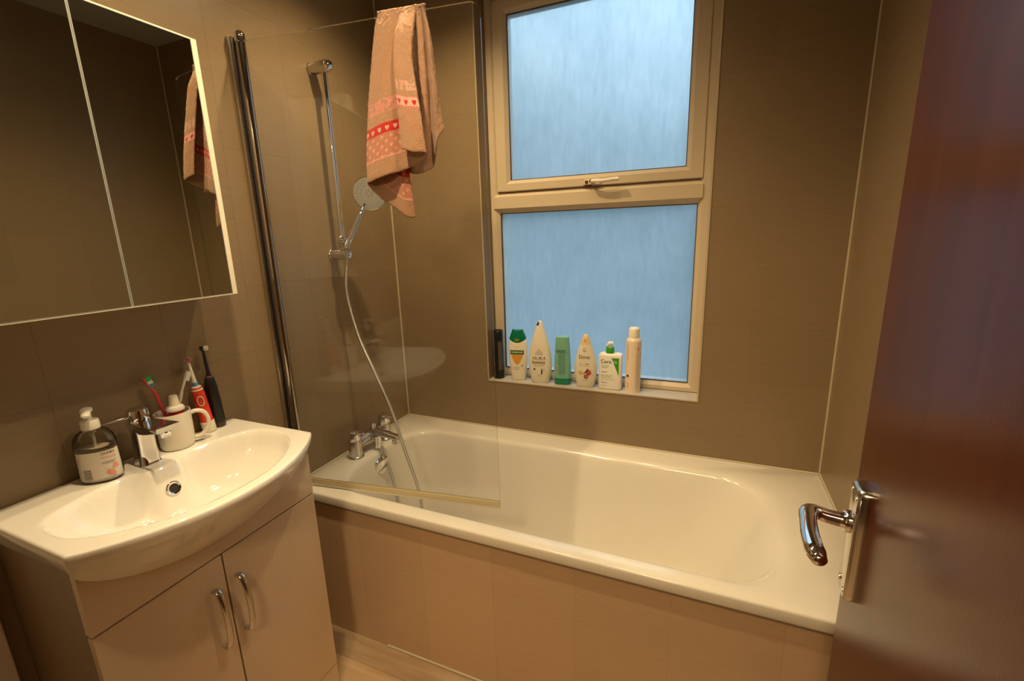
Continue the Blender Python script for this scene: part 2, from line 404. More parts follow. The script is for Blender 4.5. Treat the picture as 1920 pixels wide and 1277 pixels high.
# top opening sash
sa = MB(); frame_ring(sa, (.476, 1.268, 1.5745, 2.272), (.533, 1.2105, 1.618, 2.222), FY-.004, FY+.010, .014, FY+.055)
sash = sa.obj('opening_sash', M_upvc, win, ang=20)
def gasket(mb, x0, x1, z0, z1, y0, y1, w=.004):
    return ring(mb, x0, x1, z0, z1, x0+w, x1-w, z0+w, z1-w, y0, y1)
gasket(MB(), .532, 1.2115, 1.617, 2.223, FY+.0105, FY+.019).obj('glazing_gasket', M_upvcd, sash, smooth=False)
MB().box(.530, 1.2135, 1.615, 2.225, 0, 0).v
MB().box(.5335, 1.210, FY+.016, FY+.022, 1.6185, 2.2215).obj('top_pane', M_frost, sash, smooth=False)
gasket(MB(), .480, 1.2565, .814, 1.492, FY+.0125, FY+.024, .0045).obj('glazing_gasket', M_upvcd, win, smooth=False)
MB().box(.4815, 1.255, FY+.018, FY+.024, .8155, 1.4905).obj('lower_pane', M_frost, win, smooth=False)
# handle on the sash
hx, hz = .878, 1.588
hb = MB(); hb.box(hx-.030, hx+.030, FY-.013, FY-.004, hz-.010, hz+.010)
hnd = hb.obj('sash_handle', mat('handle_white', (.78, .70, .56), .3), sash, bev=.003)
hl = MB(); pts = [(hx, FY-.014, hz), (hx, FY-.030, hz), (hx+.012, FY-.038, hz), (hx+.045, FY-.040, hz-.002), (hx+.085, FY-.040, hz+.001), (hx+.104, FY-.039, hz+.001)]
hl.tube(catmull(pts, 6), [(.008, .008)]*6+[(.0075, .007)]*25, 10)
hl.obj('handle_lever', hnd.data.materials[0], hnd)
rs = MB(); rs.box(hx-.036, hx-.004, FY-.0055, FY-.0035, hz-.014, hz-.009); rs.lathe([(.007, 0), (.006, .003)], (hx-.022, FY-.0135, hz), 'y', 12, mtx=Matrix.Scale(-1, 3))
rs.lathe([(.0065, 0), (.005, .002)], (hx, FY-.040, hz), 'y', 12, mtx=Matrix.Rotation(0, 3, 'Z'))
rs.obj('rusty_screws', M_rust, hnd)

# ---- door (stands open, beside the camera)
DE = Vector((1.513, -0.993, 0)); DA = R(-5)
DT = Vector((sin(DA), -cos(DA), 0)); DN = Vector((-cos(DA), -sin(DA), 0))   # along leaf toward hinge; face normal to the room
def D(s, n_, z): return DE + DT*s + DN*n_ + Vector((0, 0, z))
door = bpy.data.objects.new('door_1', None); C.objects.link(door); door.location = (DE.x, DE.y, 0); door['kind'] = 'structure'
db = MB(); db.box(0, .755, -.040, 0, .008, 1.985); db.xf(lambda v: D(v.x, v.y, v.z)); db.obj('door_leaf', M_door, door, bev=.0015, bseg=2)
# backplate: rounded rectangle 46 x 162, pan section
pz0, pz1, pc = .903, 1.068, .060
pl = MB()
loops = []
for inset, n_ in ((0, 0), (0, .009), (.0022, .0125), (.004, .0132)):
    L = rrect(pc-.023+inset, pc+.023-inset, pz0+inset, pz1-inset, .010, 0, 5, 3)
    loops.append([D(p[0], n_, p[1]) for p in L])
pl.loft(loops, True, True)
bp = pl.obj('backplate', mat('worn_chrome', (.66, .64, .62), .16, metal=1), door, ang=50)
for a, b_ in ((-.014, .010), (.014, .010), (-.014, -.010), (.014, -.010)):
    q = MB(); zc = (pz1-.014) if b_ > 0 else (pz0+.014)
    c0 = D(pc+a, .0128, zc); mt = Matrix((DT, Vector((0, 0, 1)), DN)).transposed()
    q.lathe([(.0042, 0), (.0040, .0012), (.0012, .0014)], c0, mtx=mt, seg=12); q.obj('screw', M_chromeb, bp)
lv = MB(); zc = 1.012
P0 = D(pc, .012, zc); P = [P0, D(pc, .016, zc), D(pc, .024, zc), D(pc, .040, zc+.001), D(pc, .050, zc+.003), D(pc+.004, .0585, zc+.005), D(pc+.014, .063, zc+.006), D(pc+.035, .064, zc+.006), D(pc+.065, .064, zc+.005), D(pc+.095, .061, zc+.004), D(pc+.113, .057, zc+.003)]
RR = [.0125, .0125, .0100, .0095, .0095, .0105, (.0110, .0105), (.0105, .0100), (.0115, .0105), (.0120, .0105), (.0075, .007)]
PP = catmull(P, 5); rr = []
for i in range(len(P)-1):
    for j in range(5):
        a = RR[i] if isinstance(RR[i], tuple) else (RR[i],)*2; b_ = RR[i+1] if isinstance(RR[i+1], tuple) else (RR[i+1],)*2
        rr.append((a[0]+(b_[0]-a[0])*j/5, a[1]+(b_[1]-a[1])*j/5))
rr.append((.0045, .004)); lv.tube(PP, rr, 16); lv.obj('lever_handle', M_chrome, door, ang=60)
co = MB(); co.lathe([(.0150, 0), (.0150, .004), (.0135, .007)], D(pc, .0130, zc), mtx=Matrix((DT, Vector((0, 0, 1)), DN)).transposed(), seg=24); co.obj('collar', M_chrome, door)

# ================================================================== BATHTUB
BZ = 0.5623
bt = thing('bathtub', 'cream white bathtub along the window wall with moulded rounded interior', 'bathtub', (0.85, -.35, 0))
lo = [rrect(.003, 1.697, -.688, -.003, .004, BZ-.032), rrect(.001, 1.699, -.699, -.001, .004, BZ-.032), rrect(.001, 1.699, -.700, -.001, .005, BZ-.028), rrect(.001, 1.699, -.700, -.001, .006, BZ-.006),
      rrect(.003, 1.697, -.6985, -.002, .006, BZ-.0018), rrect(.005, 1.695, -.695, -.003, .007, BZ)]
# opening
ox0, ox1, oy0, oy1, orr = .102, 1.560, -.652, -.105, .155
def lerp(a, b_, t): return a+(b_-a)*t
lo.append(rrect(ox0-.006, ox1+.006, oy0-.006, oy1+.006, orr, BZ))
for a in (20, 40, 60, 80):
    d = .022*sin(R(a)); zz = .022*(1-cos(R(a)))
    lo.append(rrect(ox0-.006+d, ox1+.006-d*2.6, oy0-.006+d, oy1+.006-d, orr, BZ-zz))
bx0, bx1, by0, by1, brr = .180, 1.300, -.565, -.185, .11
for tt, zz in ((.10, .50), (.22, .44), (.34, .38), (.46, .32), (.58, .26), (.70, .215), (.82, .187), (.92, .176), (1, .172)):
    t = tt
    lo.append(rrect(lerp(ox0+.016, bx0, t), lerp(ox1-.052, bx1, t), lerp(oy0+.016, by0, t), lerp(oy1-.016, by1, t), lerp(orr, brr, t), zz))
lo.append(rrect(.40, 1.15, -.48, -.27, .08, .168)); lo.append(rrect(.6, 1.0, -.40, -.35, .02, .166))
MB().loft(lo, False, True).obj('tub', M_bath, bt, ang=60)
ov = MB(); ov.lathe([(.040, -.004), (.042, .006), (.038, .012), (.027, .017), (.011, .019), (.001, .019)], (.1215, -.372, .502), 'x', 36, mtx=Matrix.Rotation(R(-14), 3, 'Z') @ Matrix.Rotation(R(8), 3, 'Y'))
ov.obj('overflow_cover', M_chrome, bt)
# tiled front panel of the bath
bp_ = MB(); bp_.box(.001, 1.699, -.682, -.662, .001, .514)
bp_.obj('front_panel', tile_mat('panel_tile', (.64, .47, .31), (.55, .40, .25), .197, 1.0, z0=1.0, h=4.0), bt, smooth=False)
struct(MB().box(.002, 1.698, -.6875, -.670, .514, .5295).obj('trim_7', mat('shade_tinted_trim', (.34, .25, .18), .6), smooth=False))  # strip under the rim lip, shade put into its dark colour
# silicone line at floor
struct(MB().tube([(.34, -.6835, .003), (1.69, -.6835, .003)], .004, 8).obj('trim_8', M_sil))

# ================================================================== BATH MIXER TAP
tp = thing('bath_mixer_tap', 'chrome two pillar bath mixer tap on the left end of the bathtub', 'tap', (.062, -.35, BZ))
for yy in (-.44, -.26):
    q = MB(); q.lathe([(.031, 0), (.031, .003), (.029, .006), (.0262, .008), (.0262, .070), (.0255, .072), (.0262, .074)], (.062, yy, BZ), seg=32)
    q.obj('pillar', M_chromeb, tp)
    q = MB(); q.lathe([(.0255, .074), (.0262, .078), (.0235, .104), (.0215, .109), (.016, .112), (.001, .113)], (.062, yy, BZ), seg=32)
    kn = q.obj('tap_head', M_chrome, tp)
    q = MB(); sgn = 1
    q.tube([(.080, yy, BZ+.100), (.090, yy+.004, BZ+.102), (.104, yy+.008, BZ+.103)], [(.004, .005), (.004, .004), (.0045, .0045)], 8); q.obj('small_lever', M_chrome, kn)
q = MB(); q.tube([(.062, -.44, BZ+.048), (.064, -.40, BZ+.055), (.066, -.35, BZ+.060), (.064, -.30, BZ+.055), (.062, -.26, BZ+.048)], [(.017, .019), (.019, .020), (.024, .024), (.019, .020), (.017, .019)], 20)
q.obj('bridge_body', M_chromeb, tp)
q = MB(); q.tube(catmull([(.066, -.35, BZ+.068), (.105, -.351, BZ+.072), (.155, -.353, BZ+.070), (.205, -.354, BZ+.064)], 5), [(.020, .017)]*6+[(.0185, .015)]*5+[(.0175, .0125)]*5, 20)
q.lathe([(.0150, -.018), (.0150, .0)], (.192, -.354, BZ+.058), seg=20)
q.obj('spout', M_chromeb, tp)
q = MB(); q.lathe([(.008, 0), (.008, .012), (.010, .013), (.0105, .026), (.007, .031), (.001, .032)], (.082, -.35, BZ+.080), seg=16); q.obj('diverter_knob', M_chrome, tp)
q = MB(); q.lathe([(.013, -.040), (.0135, -.020), (.0165, -.018), (.0165, .012)], (.098, -.352, BZ+.046), seg=16); q.obj('hose_outlet', M_chrome, tp)

# ================================================================== SHOWER
sr = thing('shower_riser_rail', 'chrome shower riser rail on the left wall behind the glass screen', 'shower rail', (0, -.378, 1.33))
MB().tube([(.056, -.378, 1.335), (.056, -.378, 1.985)], .0095, 20).obj('rail', M_chrome, sr)
for nm, zz in (('upper_bracket', 1.977), ('lower_bracket', 1.349)):
    q = MB(); q.lathe([(.021, 0), (.021, .002), (.0195, .004), (.0195, .070), (.0185, .072)], (.001, -.378, zz), 'x', 28)
    b_ = q.obj(nm, M_chromeb, sr)
    q = MB(); q.lathe([(.0175, .072), (.018, .076), (.0165, .083), (.011, .089), (.001, .091)], (.001, -.378, zz), 'x', 24); q.obj('end_cap', M_chrome, b_)
q = MB(); q.lathe([(.016, -.018), (.017, -.015), (.017, .015), (.016, .018)], (.056, -.378, 1.390), seg=24)
q.tube([(.056, -.378, 1.392), (.078, -.388, 1.392), (.096, -.400, 1.392)], [.012, .012, .013], 16)
sl = q.obj('slider', M_chromeb, sr)
q = MB(); q.lathe([(.008, 0), (.009, .006), (.014, .010), (.0145, .018), (.010, .025), (.001, .027)], (.066, -.384, 1.394), mtx=Matrix.Rotation(R(52), 3, 'X'), seg=24); q.obj('slider_knob', M_chrome, sl)

hd = thing('hand_shower', 'round chrome hand shower resting in the slider of the riser rail', 'shower head', (.096, -.404, 1.365))
A0 = Vector((.094, -.404, 1.372)); HC = Vector((.164, -.338, 1.560)); ax = (HC-A0).normalized()
nrm = Vector((.66, -.74, -.12)); nrm = (nrm-ax*nrm.dot(ax)).normalized(); side = ax.cross(nrm).normalized()
q = MB(); L_ = (HC-A0).length
pts = [A0, A0+ax*.02, A0+ax*.05, A0+ax*.10, A0+ax*.145, A0+ax*.165-nrm*.004, A0+ax*.185-nrm*.008]
q.tube(catmull(pts, 4), [(.0095, .0095)]*6+[(.0115, .0105)]*6+[(.0135, .011)]*6+[(.016, .010)]*7, 20)
q.obj('shower_handle', M_chrome, hd, ang=60)
mt = Matrix((side, ax, nrm)).transposed()
q = MB(); q.lathe([(.001, -.020), (.020, -.019), (.042, -.013), (.054, -.004), (.0575, .003), (.0575, .007), (.055, .009)], HC, mtx=mt, seg=48)
hh = q.obj('spray_head', M_chrome, hd)
q = MB(); q.lathe([(.0555, .0085), (.054, .0100), (.001, .0105)], HC, mtx=mt, seg=48, cap0=False)
fp = q.obj('spray_face', mat('spray_face_grey', (.36, .35, .32), .35), hd)
q = MB()
for rr_, nn in ((.007, 6), (.013, 9), (.030, 18), (.040, 24), (.048, 28)):
    for k in range(nn):
        a = 2*pi*k/nn; c0 = HC+side*(rr_*cos(a))+ax*(rr_*sin(a))+nrm*.0098
        q.lathe([(.0013 if rr_ > .02 else .0018, 0), (.0011, .0014)], c0, mtx=mt, seg=6)
q.obj('nozzles', mat('nozzle_dark', (.08, .075, .07), .5), fp)

hz_ = catmull([tuple(A0-ax*.004), (.086, -.398, 1.345), (.066, -.385, 1.300), (.050, -.380, 1.200), (.082, -.380, 1.045), (.136, -.380, .918), (.206, -.380, .755), (.255, -.381, .590), (.300, -.384, .455), (.318, -.390, .365), (.322, -.410, .270), (.305, -.440, .206), (.270, -.455, .186),
               (.240, -.440, .215), (.222, -.410, .300), (.195, -.385, .400), (.150, -.362, .500), (.110, -.353, .560), (.098, -.352, BZ+.020)], 14)
hm = mat('hose_steel', (.60, .58, .54), .28, metal=1)
n_ = hm.node_tree; wv = n_.nodes.new('ShaderNodeTexWave'); wv.wave_type = 'BANDS'; wv.bands_direction = 'Z'; wv.inputs['Scale'].default_value = 90
tcn = n_.nodes.new('ShaderNodeTexCoord'); n_.links.new(tcn.outputs['Object'], wv.inputs[0]); bn = n_.nodes.new('ShaderNodeBump'); bn.inputs['Distance'].default_value = .001; bn.inputs['Strength'].default_value = .6
n_.links.new(wv.outputs['Fac'], bn.inputs['Height']); n_.links.new(bn.outputs[0], n_.nodes['Principled BSDF'].inputs['Normal'])
q = MB(); q.tube(hz_, .0062, 12)
tag(q.obj('shower_hose', hm), 'long flexible metal shower hose looping from the hand shower into the bathtub', 'shower hose')

# ================================================================== GLASS SCREEN
GA = Vector((.035, -.668, 0)); GB = Vector((.742, -.571, 0)); GD = (GB-GA).normalized(); GN = Vector((GD.y, -GD.x, 0))
def G(s, n__, z): return GA+GD*s+GN*n__+Vector((0, 0, z))
gs = thing('bath_screen', 'frameless clear glass bath screen hinged on a tall chrome wall post', 'shower screen', (.035, -.668, BZ))
gm = MB()
outl = [(0.004, .590), (.719, .590), (.719, 1.930)]+[(.689+.03*cos(R(a)), 1.932+.03*sin(R(a))) for a in range(0, 91, 15)]+[(.004, 1.962)]
oe = outl[1:]; gm.loft([[G(s, .003, z) for s, z in oe], [G(s, -.003, z) for s, z in oe]], False, False, closed=False)
me_ge = mat('glass_edge', (.55, .62, .50), .1, trans=0); 
gl_ = MB(); gl_.add([G(s, .003, z) for s, z in outl], [tuple(range(len(outl)))]); gl_.add([G(s, -.003, z) for s, z in outl], [tuple(range(len(outl)))])
gl_.obj('glass_panel', M_screen, gs, smooth=False, recalc=False)
gm.obj('glass_edge', thin_glass('glass_edge_tint', (.70, .80, .68)), gs, smooth=False)
q = MB(); q.tube([(.030, -.668, .572), (.030, -.668, 1.966)], .0125, 24); po = q.obj('hinge_post', mat('bronze_tinted_chrome', (.42, .38, .34), .12, metal=1), gs)
q = MB(); q.lathe([(.0145, 1.960), (.0150, 1.972), (.0145, 1.982), (.010, 1.988), (.001, 1.990)], (.030, -.668, 0), seg=24); q.obj('post_cap', M_chrome, po)
q = MB(); q.box(.001, .013, -.690, -.652, .572, 1.975); q.obj('wall_channel', M_chromeb, gs, bev=.002)
q = MB(); q.box(0.014, .719, -.0045, .0045, .5735, .5915); q.xf(lambda v: G(v.x, v.y, v.z)); q.obj('bottom_seal', M_yseal, gs, bev=.0015)
q = MB(); q.box(0.02, .719, .0030, .0046, .5665, .5733); q.xf(lambda v: G(v.x, v.y, v.z)); q.obj('drip_fin', mat('fin_plastic', (.70, .66, .54), .25), gs, smooth=False)

# ================================================================== TOWEL
TF = [
 [(0.5435,-0.6103,1.9580),(0.5363,-0.6295,1.9093),(0.5310,-0.6403,1.8462),(0.5366,-0.6476,1.7693),(0.5424,-0.6529,1.6916),(0.5461,-0.6564,1.6209)],
 [(0.5627,-0.6097,1.9593),(0.5645,-0.6357,1.9022),(0.5639,-0.6459,1.8392),(0.5711,-0.6530,1.7632),(0.5786,-0.6580,1.6865),(0.5849,-0.6612,1.6088)],
 [(0.5816,-0.6051,1.9550),(0.5824,-0.6272,1.9019),(0.5819,-0.6374,1.8389),(0.5924,-0.6420,1.7630),(0.6034,-0.6445,1.6863),(0.6115,-0.6454,1.6060)],
 [(0.5769,-0.6027,1.9568),(0.5739,-0.6143,1.9079),(0.5652,-0.6195,1.8470),(0.5691,-0.6230,1.7583),(0.5730,-0.6265,1.6673),(0.5780,-0.6298,1.5872)],
 [(0.5494,-0.6065,1.9631),(0.5404,-0.6168,1.9130),(0.5330,-0.6199,1.8521),(0.5304,-0.6243,1.7632),(0.5264,-0.6288,1.6587),(0.5258,-0.6330,1.5722)],
 [(0.5174,-0.6119,1.9648),(0.5101,-0.6270,1.9149),(0.5005,-0.6344,1.8529),(0.4941,-0.6414,1.7640),(0.4923,-0.6477,1.6591),(0.4884,-0.6522,1.5621)],
 [(0.4915,-0.6155,1.9636),(0.4833,-0.6287,1.9191),(0.4762,-0.6377,1.8558),(0.4648,-0.6454,1.7670),(0.4546,-0.6528,1.6621),(0.4468,-0.6579,1.5495)],
 [(0.4745,-0.6158,1.9619),(0.4701,-0.6245,1.9229),(0.4614,-0.6317,1.8600),(0.4481,-0.6396,1.7706),(0.4345,-0.6455,1.6654),(0.4238,-0.6490,1.5420)],
 [(0.4795,-0.6131,1.9644),(0.4713,-0.6172,1.9252),(0.4630,-0.6204,1.8631),(0.4509,-0.6230,1.7742),(0.4426,-0.6262,1.6541),(0.4420,-0.6283,1.5111)],
 [(0.4939,-0.6101,1.9627),(0.4845,-0.6124,1.9245),(0.4849,-0.6133,1.8617),(0.4765,-0.6155,1.7726),(0.4732,-0.6170,1.6389),(0.4872,-0.6181,1.4775)],
 [(0.5134,-0.6074,1.9600),(0.5064,-0.6104,1.9213),(0.5068,-0.6134,1.8582),(0.5041,-0.6158,1.7688),(0.5085,-0.6192,1.6216),(0.5230,-0.6233,1.4556)],
 [(0.5289,-0.6063,1.9575),(0.5253,-0.6068,1.9191),(0.5246,-0.6079,1.8570),(0.5231,-0.6091,1.7678),(0.5299,-0.6102,1.6209),(0.5438,-0.6103,1.4521)],
]
TB = [
 [(0.6054,-0.5978,1.9556),(0.6195,-0.6019,1.9040),(0.6274,-0.6049,1.8415),(0.6373,-0.6076,1.7654),(0.6433,-0.6088,1.7077),(0.6493,-0.6100,1.6711)],
 [(0.6023,-0.6003,1.9553),(0.6169,-0.6104,1.9016),(0.6255,-0.6173,1.8380),(0.6321,-0.6224,1.7624),(0.6336,-0.6242,1.6867),(0.6342,-0.6262,1.6377)],
 [(0.5948,-0.5983,1.9575),(0.6014,-0.6004,1.9078),(0.6051,-0.6019,1.8459),(0.6079,-0.6035,1.7704),(0.6082,-0.6055,1.6803),(0.6099,-0.6073,1.5846)],
 [(0.5873,-0.6013,1.9578),(0.5957,-0.6113,1.9050),(0.6001,-0.6167,1.8423),(0.6024,-0.6204,1.7670),(0.6001,-0.6228,1.6651),(0.5984,-0.6250,1.5701)],
 [(0.5695,-0.6007,1.9614),(0.5710,-0.6025,1.9124),(0.5700,-0.6047,1.8507),(0.5673,-0.6061,1.7754),(0.5607,-0.6080,1.6719),(0.5563,-0.6106,1.5667)],
 [(0.5298,-0.6062,1.9670),(0.5253,-0.6068,1.9191),(0.5246,-0.6079,1.8570),(0.5212,-0.6094,1.7809),(0.5153,-0.6112,1.6762),(0.5132,-0.6125,1.5781)],
]
# the short end that hangs behind the glass
TR = [[G(sx_+dx_, -.006-dp_*(.4+.6*min(1, (1.97-z_)/.08)), z_) for z_, dx_ in ((1.960, 0), (1.93, 0), (1.89, .001), (1.84, .002), (1.79, .002), (zb_, .003))] for sx_, dp_, zb_ in ((.452, .004, 1.752), (.476, .012, 1.750), (.500, .003, 1.744), (.524, .012, 1.748), (.548, .004, 1.756), (.570, .009, 1.760))]
def towel_mats():
    out = []
    for face in range(3):
        m = mat('towel_terry_%s' % (('front', 'reverse', 'plain')[face]), (.62, .36, .28), .95, spec=.1, sheen=.3)
        n = m.node_tree; p = n.nodes['Principled BSDF']
        uv = n.nodes.new('ShaderNodeUVMap'); uv.uv_map = 'cloth'; s = n.nodes.new('ShaderNodeSeparateXYZ'); n.links.new(uv.outputs[0], s.inputs[0])
        u, v = s.outputs[0], s.outputs[1]        # metres along the weft, metres above the hem
        def band(a, b_): return math_(n, 'MULTIPLY', math_(n, 'GREATER_THAN', v, a), math_(n, 'LESS_THAN', v, b_))
        def hearts(pitch, vc, size, uo=0.0):
            xx = math_(n, 'SUBTRACT', math_(n, 'FRACT', math_(n, 'DIVIDE', math_(n, 'ADD', u, uo), pitch)), .5)
            xx = math_(n, 'DIVIDE', math_(n, 'MULTIPLY', xx, pitch), size)
            yy = math_(n, 'DIVIDE', math_(n, 'SUBTRACT', v, vc), size)
            ax_ = math_(n, 'ABSOLUTE', xx)
            y2 = math_(n, 'SUBTRACT', yy, math_(n, 'MULTIPLY', math_(n, 'SQRT', ax_), .75))
            return math_(n, 'LESS_THAN', math_(n, 'ADD', math_(n, 'MULTIPLY', xx, xx), math_(n, 'MULTIPLY', y2, y2)), .8)
        def mix(f, a, b_):
            q_ = n.nodes.new('ShaderNodeMix'); q_.data_type = 'RGBA'; n.links.new(f, q_.inputs['Factor'])
            if isinstance(a, tuple): q_.inputs['A'].default_value = a
            else: n.links.new(a, q_.inputs['A'])
            if isinstance(b_, tuple): q_.inputs['B'].default_value = b_
            else: n.links.new(b_, q_.inputs['B'])
            return q_.outputs['Result']
        pale = (.74, .46, .33, 1); pink = (.62, .22, .16, 1); red = (.62, .020, .022, 1)
        tn = n.nodes.new('ShaderNodeTexNoise'); tn.inputs['Scale'].default_value = 520; tn.inputs['Detail'].default_value = 1; n.links.new(uv.outputs[0], tn.inputs[0])
        base = mix(tn.outputs[0], (.24, .105, .058, 1), (.74, .45, .28, 1))
        bn_ = n.nodes.new('ShaderNodeTexNoise'); bn_.inputs['Scale'].default_value = 95; n.links.new(uv.outputs[0], bn_.inputs[0])
        blot = math_(n, 'GREATER_THAN', bn_.outputs[0], .46)
        # scattered small hearts zone
        rows = None
        for i, vv in enumerate((.048, .060, .072, .084, .096)):
            h_ = hearts(.026, vv, .0046, .013*(i % 2)); rows = h_ if rows is None else math_(n, 'MAXIMUM', rows, h_)
        if face == 0:
            c = mix(math_(n, 'MULTIPLY', rows, .55), base, (.70, .20, .14, 1))
            c = mix(band(.112, .134), c, (.80, .46, .38, 1))
            c = mix(math_(n, 'MAXIMUM', band(.108, .112), band(.134, .137)), c, (.70, .22, .20, 1))
            c = mix(hearts(.024, .119, .0066), c, red)
            c = mix(math_(n, 'MULTIPLY', band(.150, .175), blot), c, (.70, .40, .32, 1))
        elif face == 2: c = base
        else:
            c = mix(math_(n, 'MULTIPLY', band(.052, .106), math_(n, 'MULTIPLY_ADD', bn_.outputs[0], 1.1, .15)), base, pink)
            c = mix(math_(n, 'MULTIPLY', rows, .6), c, (.80, .50, .38, 1))
            c = mix(band(.046, .050), c, (.78, .34, .30, 1))
            c = mix(band(.107, .132), c, red)
            c = mix(hearts(.022, .116, .0062, .004), c, pale)
            c = mix(math_(n, 'MULTIPLY', band(.158, .192), blot), c, (.72, .30, .26, 1))
        n.links.new(c, p.inputs['Base Color'])
        bu = n.nodes.new('ShaderNodeBump'); bu.inputs['Strength'].default_value = 1.0; bu.inputs['Distance'].default_value = .004
        n.links.new(tn.outputs[0], bu.inputs['Height']); n.links.new(bu.outputs[0], p.inputs['Normal'])
        out.append(m)
    return out
def towel():
    ZT = 1.9735
    def dense(cols, nu, nv, side):
        # rows interpolated first (with the bend over the glass), then columns
        C2 = []
        for c in cols:
            s = (Vector(c[0][:2]+(0,))-GA).dot(GD)
            top = G(s, .0, ZT); sh = G(s, side*.0075, ZT-.004)
            pts_ = []
            for i_, p_ in enumerate(c):      # hangs a little proud of the glass
                p_ = Vector(p_); pts_.append(p_+Vector((.54, -.84, 0))*(.0065*i_ if cols is TF else .0018*i_ if cols is TB else 0))
            C2.append(catmull([top, sh]+pts_, nv))
        rows = len(C2[0]); grid = []
        for r_ in range(rows): grid.append(catmull([C2[k][r_] for k in range(len(C2))], nu))
        return grid
    mb = MB(); uvs = []
    for cols, side, matsplit in ((TF, 1, 2.5), (TB, 1, 99), (TR, -1, 99)):
        g = dense(cols, 6, 7, side); nr, nc = len(g), len(g[0])
        rnd = random.Random(3)
        base = len(mb.v)
        # arc lengths
        U = [0.0]
        for c in range(1, nc): U.append(U[-1]+(g[nr-2][c]-g[nr-2][c-1]).length)
        V = [[0]*nc for _ in range(nr)]
        for c in range(nc):
            for r_ in range(nr-2, -1, -1): V[r_][c] = V[r_+1][c]+(g[r_][c]-g[r_+1][c]).length
        for r_ in range(nr):
            for c in range(nc):
                p = g[r_][c]; j = .0006
                mb.v.append((p.x+rnd.uniform(-j, j), p.y+rnd.uniform(-j, j), p.z+rnd.uniform(-j, j))); uvs.append((U[c], V[r_][c]))
        for r_ in range(nr-1):
            for c in range(nc-1):
                a = base+r_*nc+c
                mb.f.append((a, a+1, a+nc+1, a+nc)); mb.mi.append(2 if cols is not TF else (0 if c/6 < matsplit else 1))
    o = mb.obj('towel', towel_mats(), None, ang=180, recalc=False)
    me = o.data; ul = me.uv_layers.new(name='cloth')
    for l in me.loops: ul.data[l.index].uv = uvs[l.vertex_index]
    md = o.modifiers.new('thick', 'SOLIDIFY'); md.thickness = .0042; md.offset = 0
    md = o.modifiers.new('sub', 'SUBSURF'); md.levels = 1; md.render_levels = 1
    tx = bpy.data.textures.new('terry', 'CLOUDS'); tx.noise_scale = .0055
    md = o.modifiers.new('terry', 'DISPLACE'); md.texture = tx; md.strength = .0045; md.mid_level = .5
    tag(o, 'pink terry hand towel with red heart ribbon hanging over the glass screen', 'towel')
towel()

# ================================================================== VANITY
vy0, vy1, vx = -1.388, -.864, .295
vc = thing('vanity_cabinet', 'glossy off white two door vanity cabinet under the washbasin', 'cabinet', (.15, -1.125, 0))
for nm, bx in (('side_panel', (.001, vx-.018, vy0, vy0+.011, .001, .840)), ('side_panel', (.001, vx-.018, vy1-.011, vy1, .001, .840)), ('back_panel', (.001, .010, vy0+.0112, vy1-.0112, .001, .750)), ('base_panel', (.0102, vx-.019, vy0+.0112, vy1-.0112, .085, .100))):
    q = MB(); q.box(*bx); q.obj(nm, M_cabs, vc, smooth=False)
def apron_z(y):
    e_ = max(0, 1-((y+1.130)/.2705)**2); return .836-.100*e_**.75
ys = [vy0+(vy1-vy0)*i/40 for i in range(41)]
q = MB(); ou = [(vy0, .6975), (vy1, .6975)]+[(y, apron_z(y)+.006) for y in reversed(ys)]
q.loft([[(vx-.0175, y, z) for y, z in ou], [(vx, y, z) for y, z in ou]]); q.obj('fascia', M_cab, vc, smooth=False)
for nm, a, b_, hy in (('door', vy0, -1.1405, -1.171), ('door', -1.1365, vy1, -1.114)):
    q = MB(); q.box(vx-.0175, vx, a, b_, .1010, .6935); dd = q.obj(nm, M_cab, vc, bev=.0015)
    q = MB(); z0, z1 = .462, .628
    pts = [(vx+.001, hy, z1-.008), (vx+.014, hy, z1-.007), (vx+.022, hy, z1-.018), (vx+.0285, hy, .585), (vx+.031, hy, .545), (vx+.0285, hy, .505), (vx+.022, hy, z0+.018), (vx+.014, hy, z0+.007), (vx+.001, hy, z0+.008)]
    q.tube(catmull(pts, 4), [(.0078, .0040)]*33, 12)
    q.obj('handle', M_chromeb, dd, ang=60)
q = MB(); q.box(vx-.0175, vx-.001, vy0, vy1, .001, .0975); q.obj('plinth', M_cab, vc, bev=.001)
q = MB(); q.box(vx-.0178, vx-.0090, vy0+.002, vy1-.002, .0900, .7000); q.box(vx-.0178, vx-.010, vy0+.002, vy1-.002, .690, .70); q.obj('shadow_gap', M_gap, vc, smooth=False)

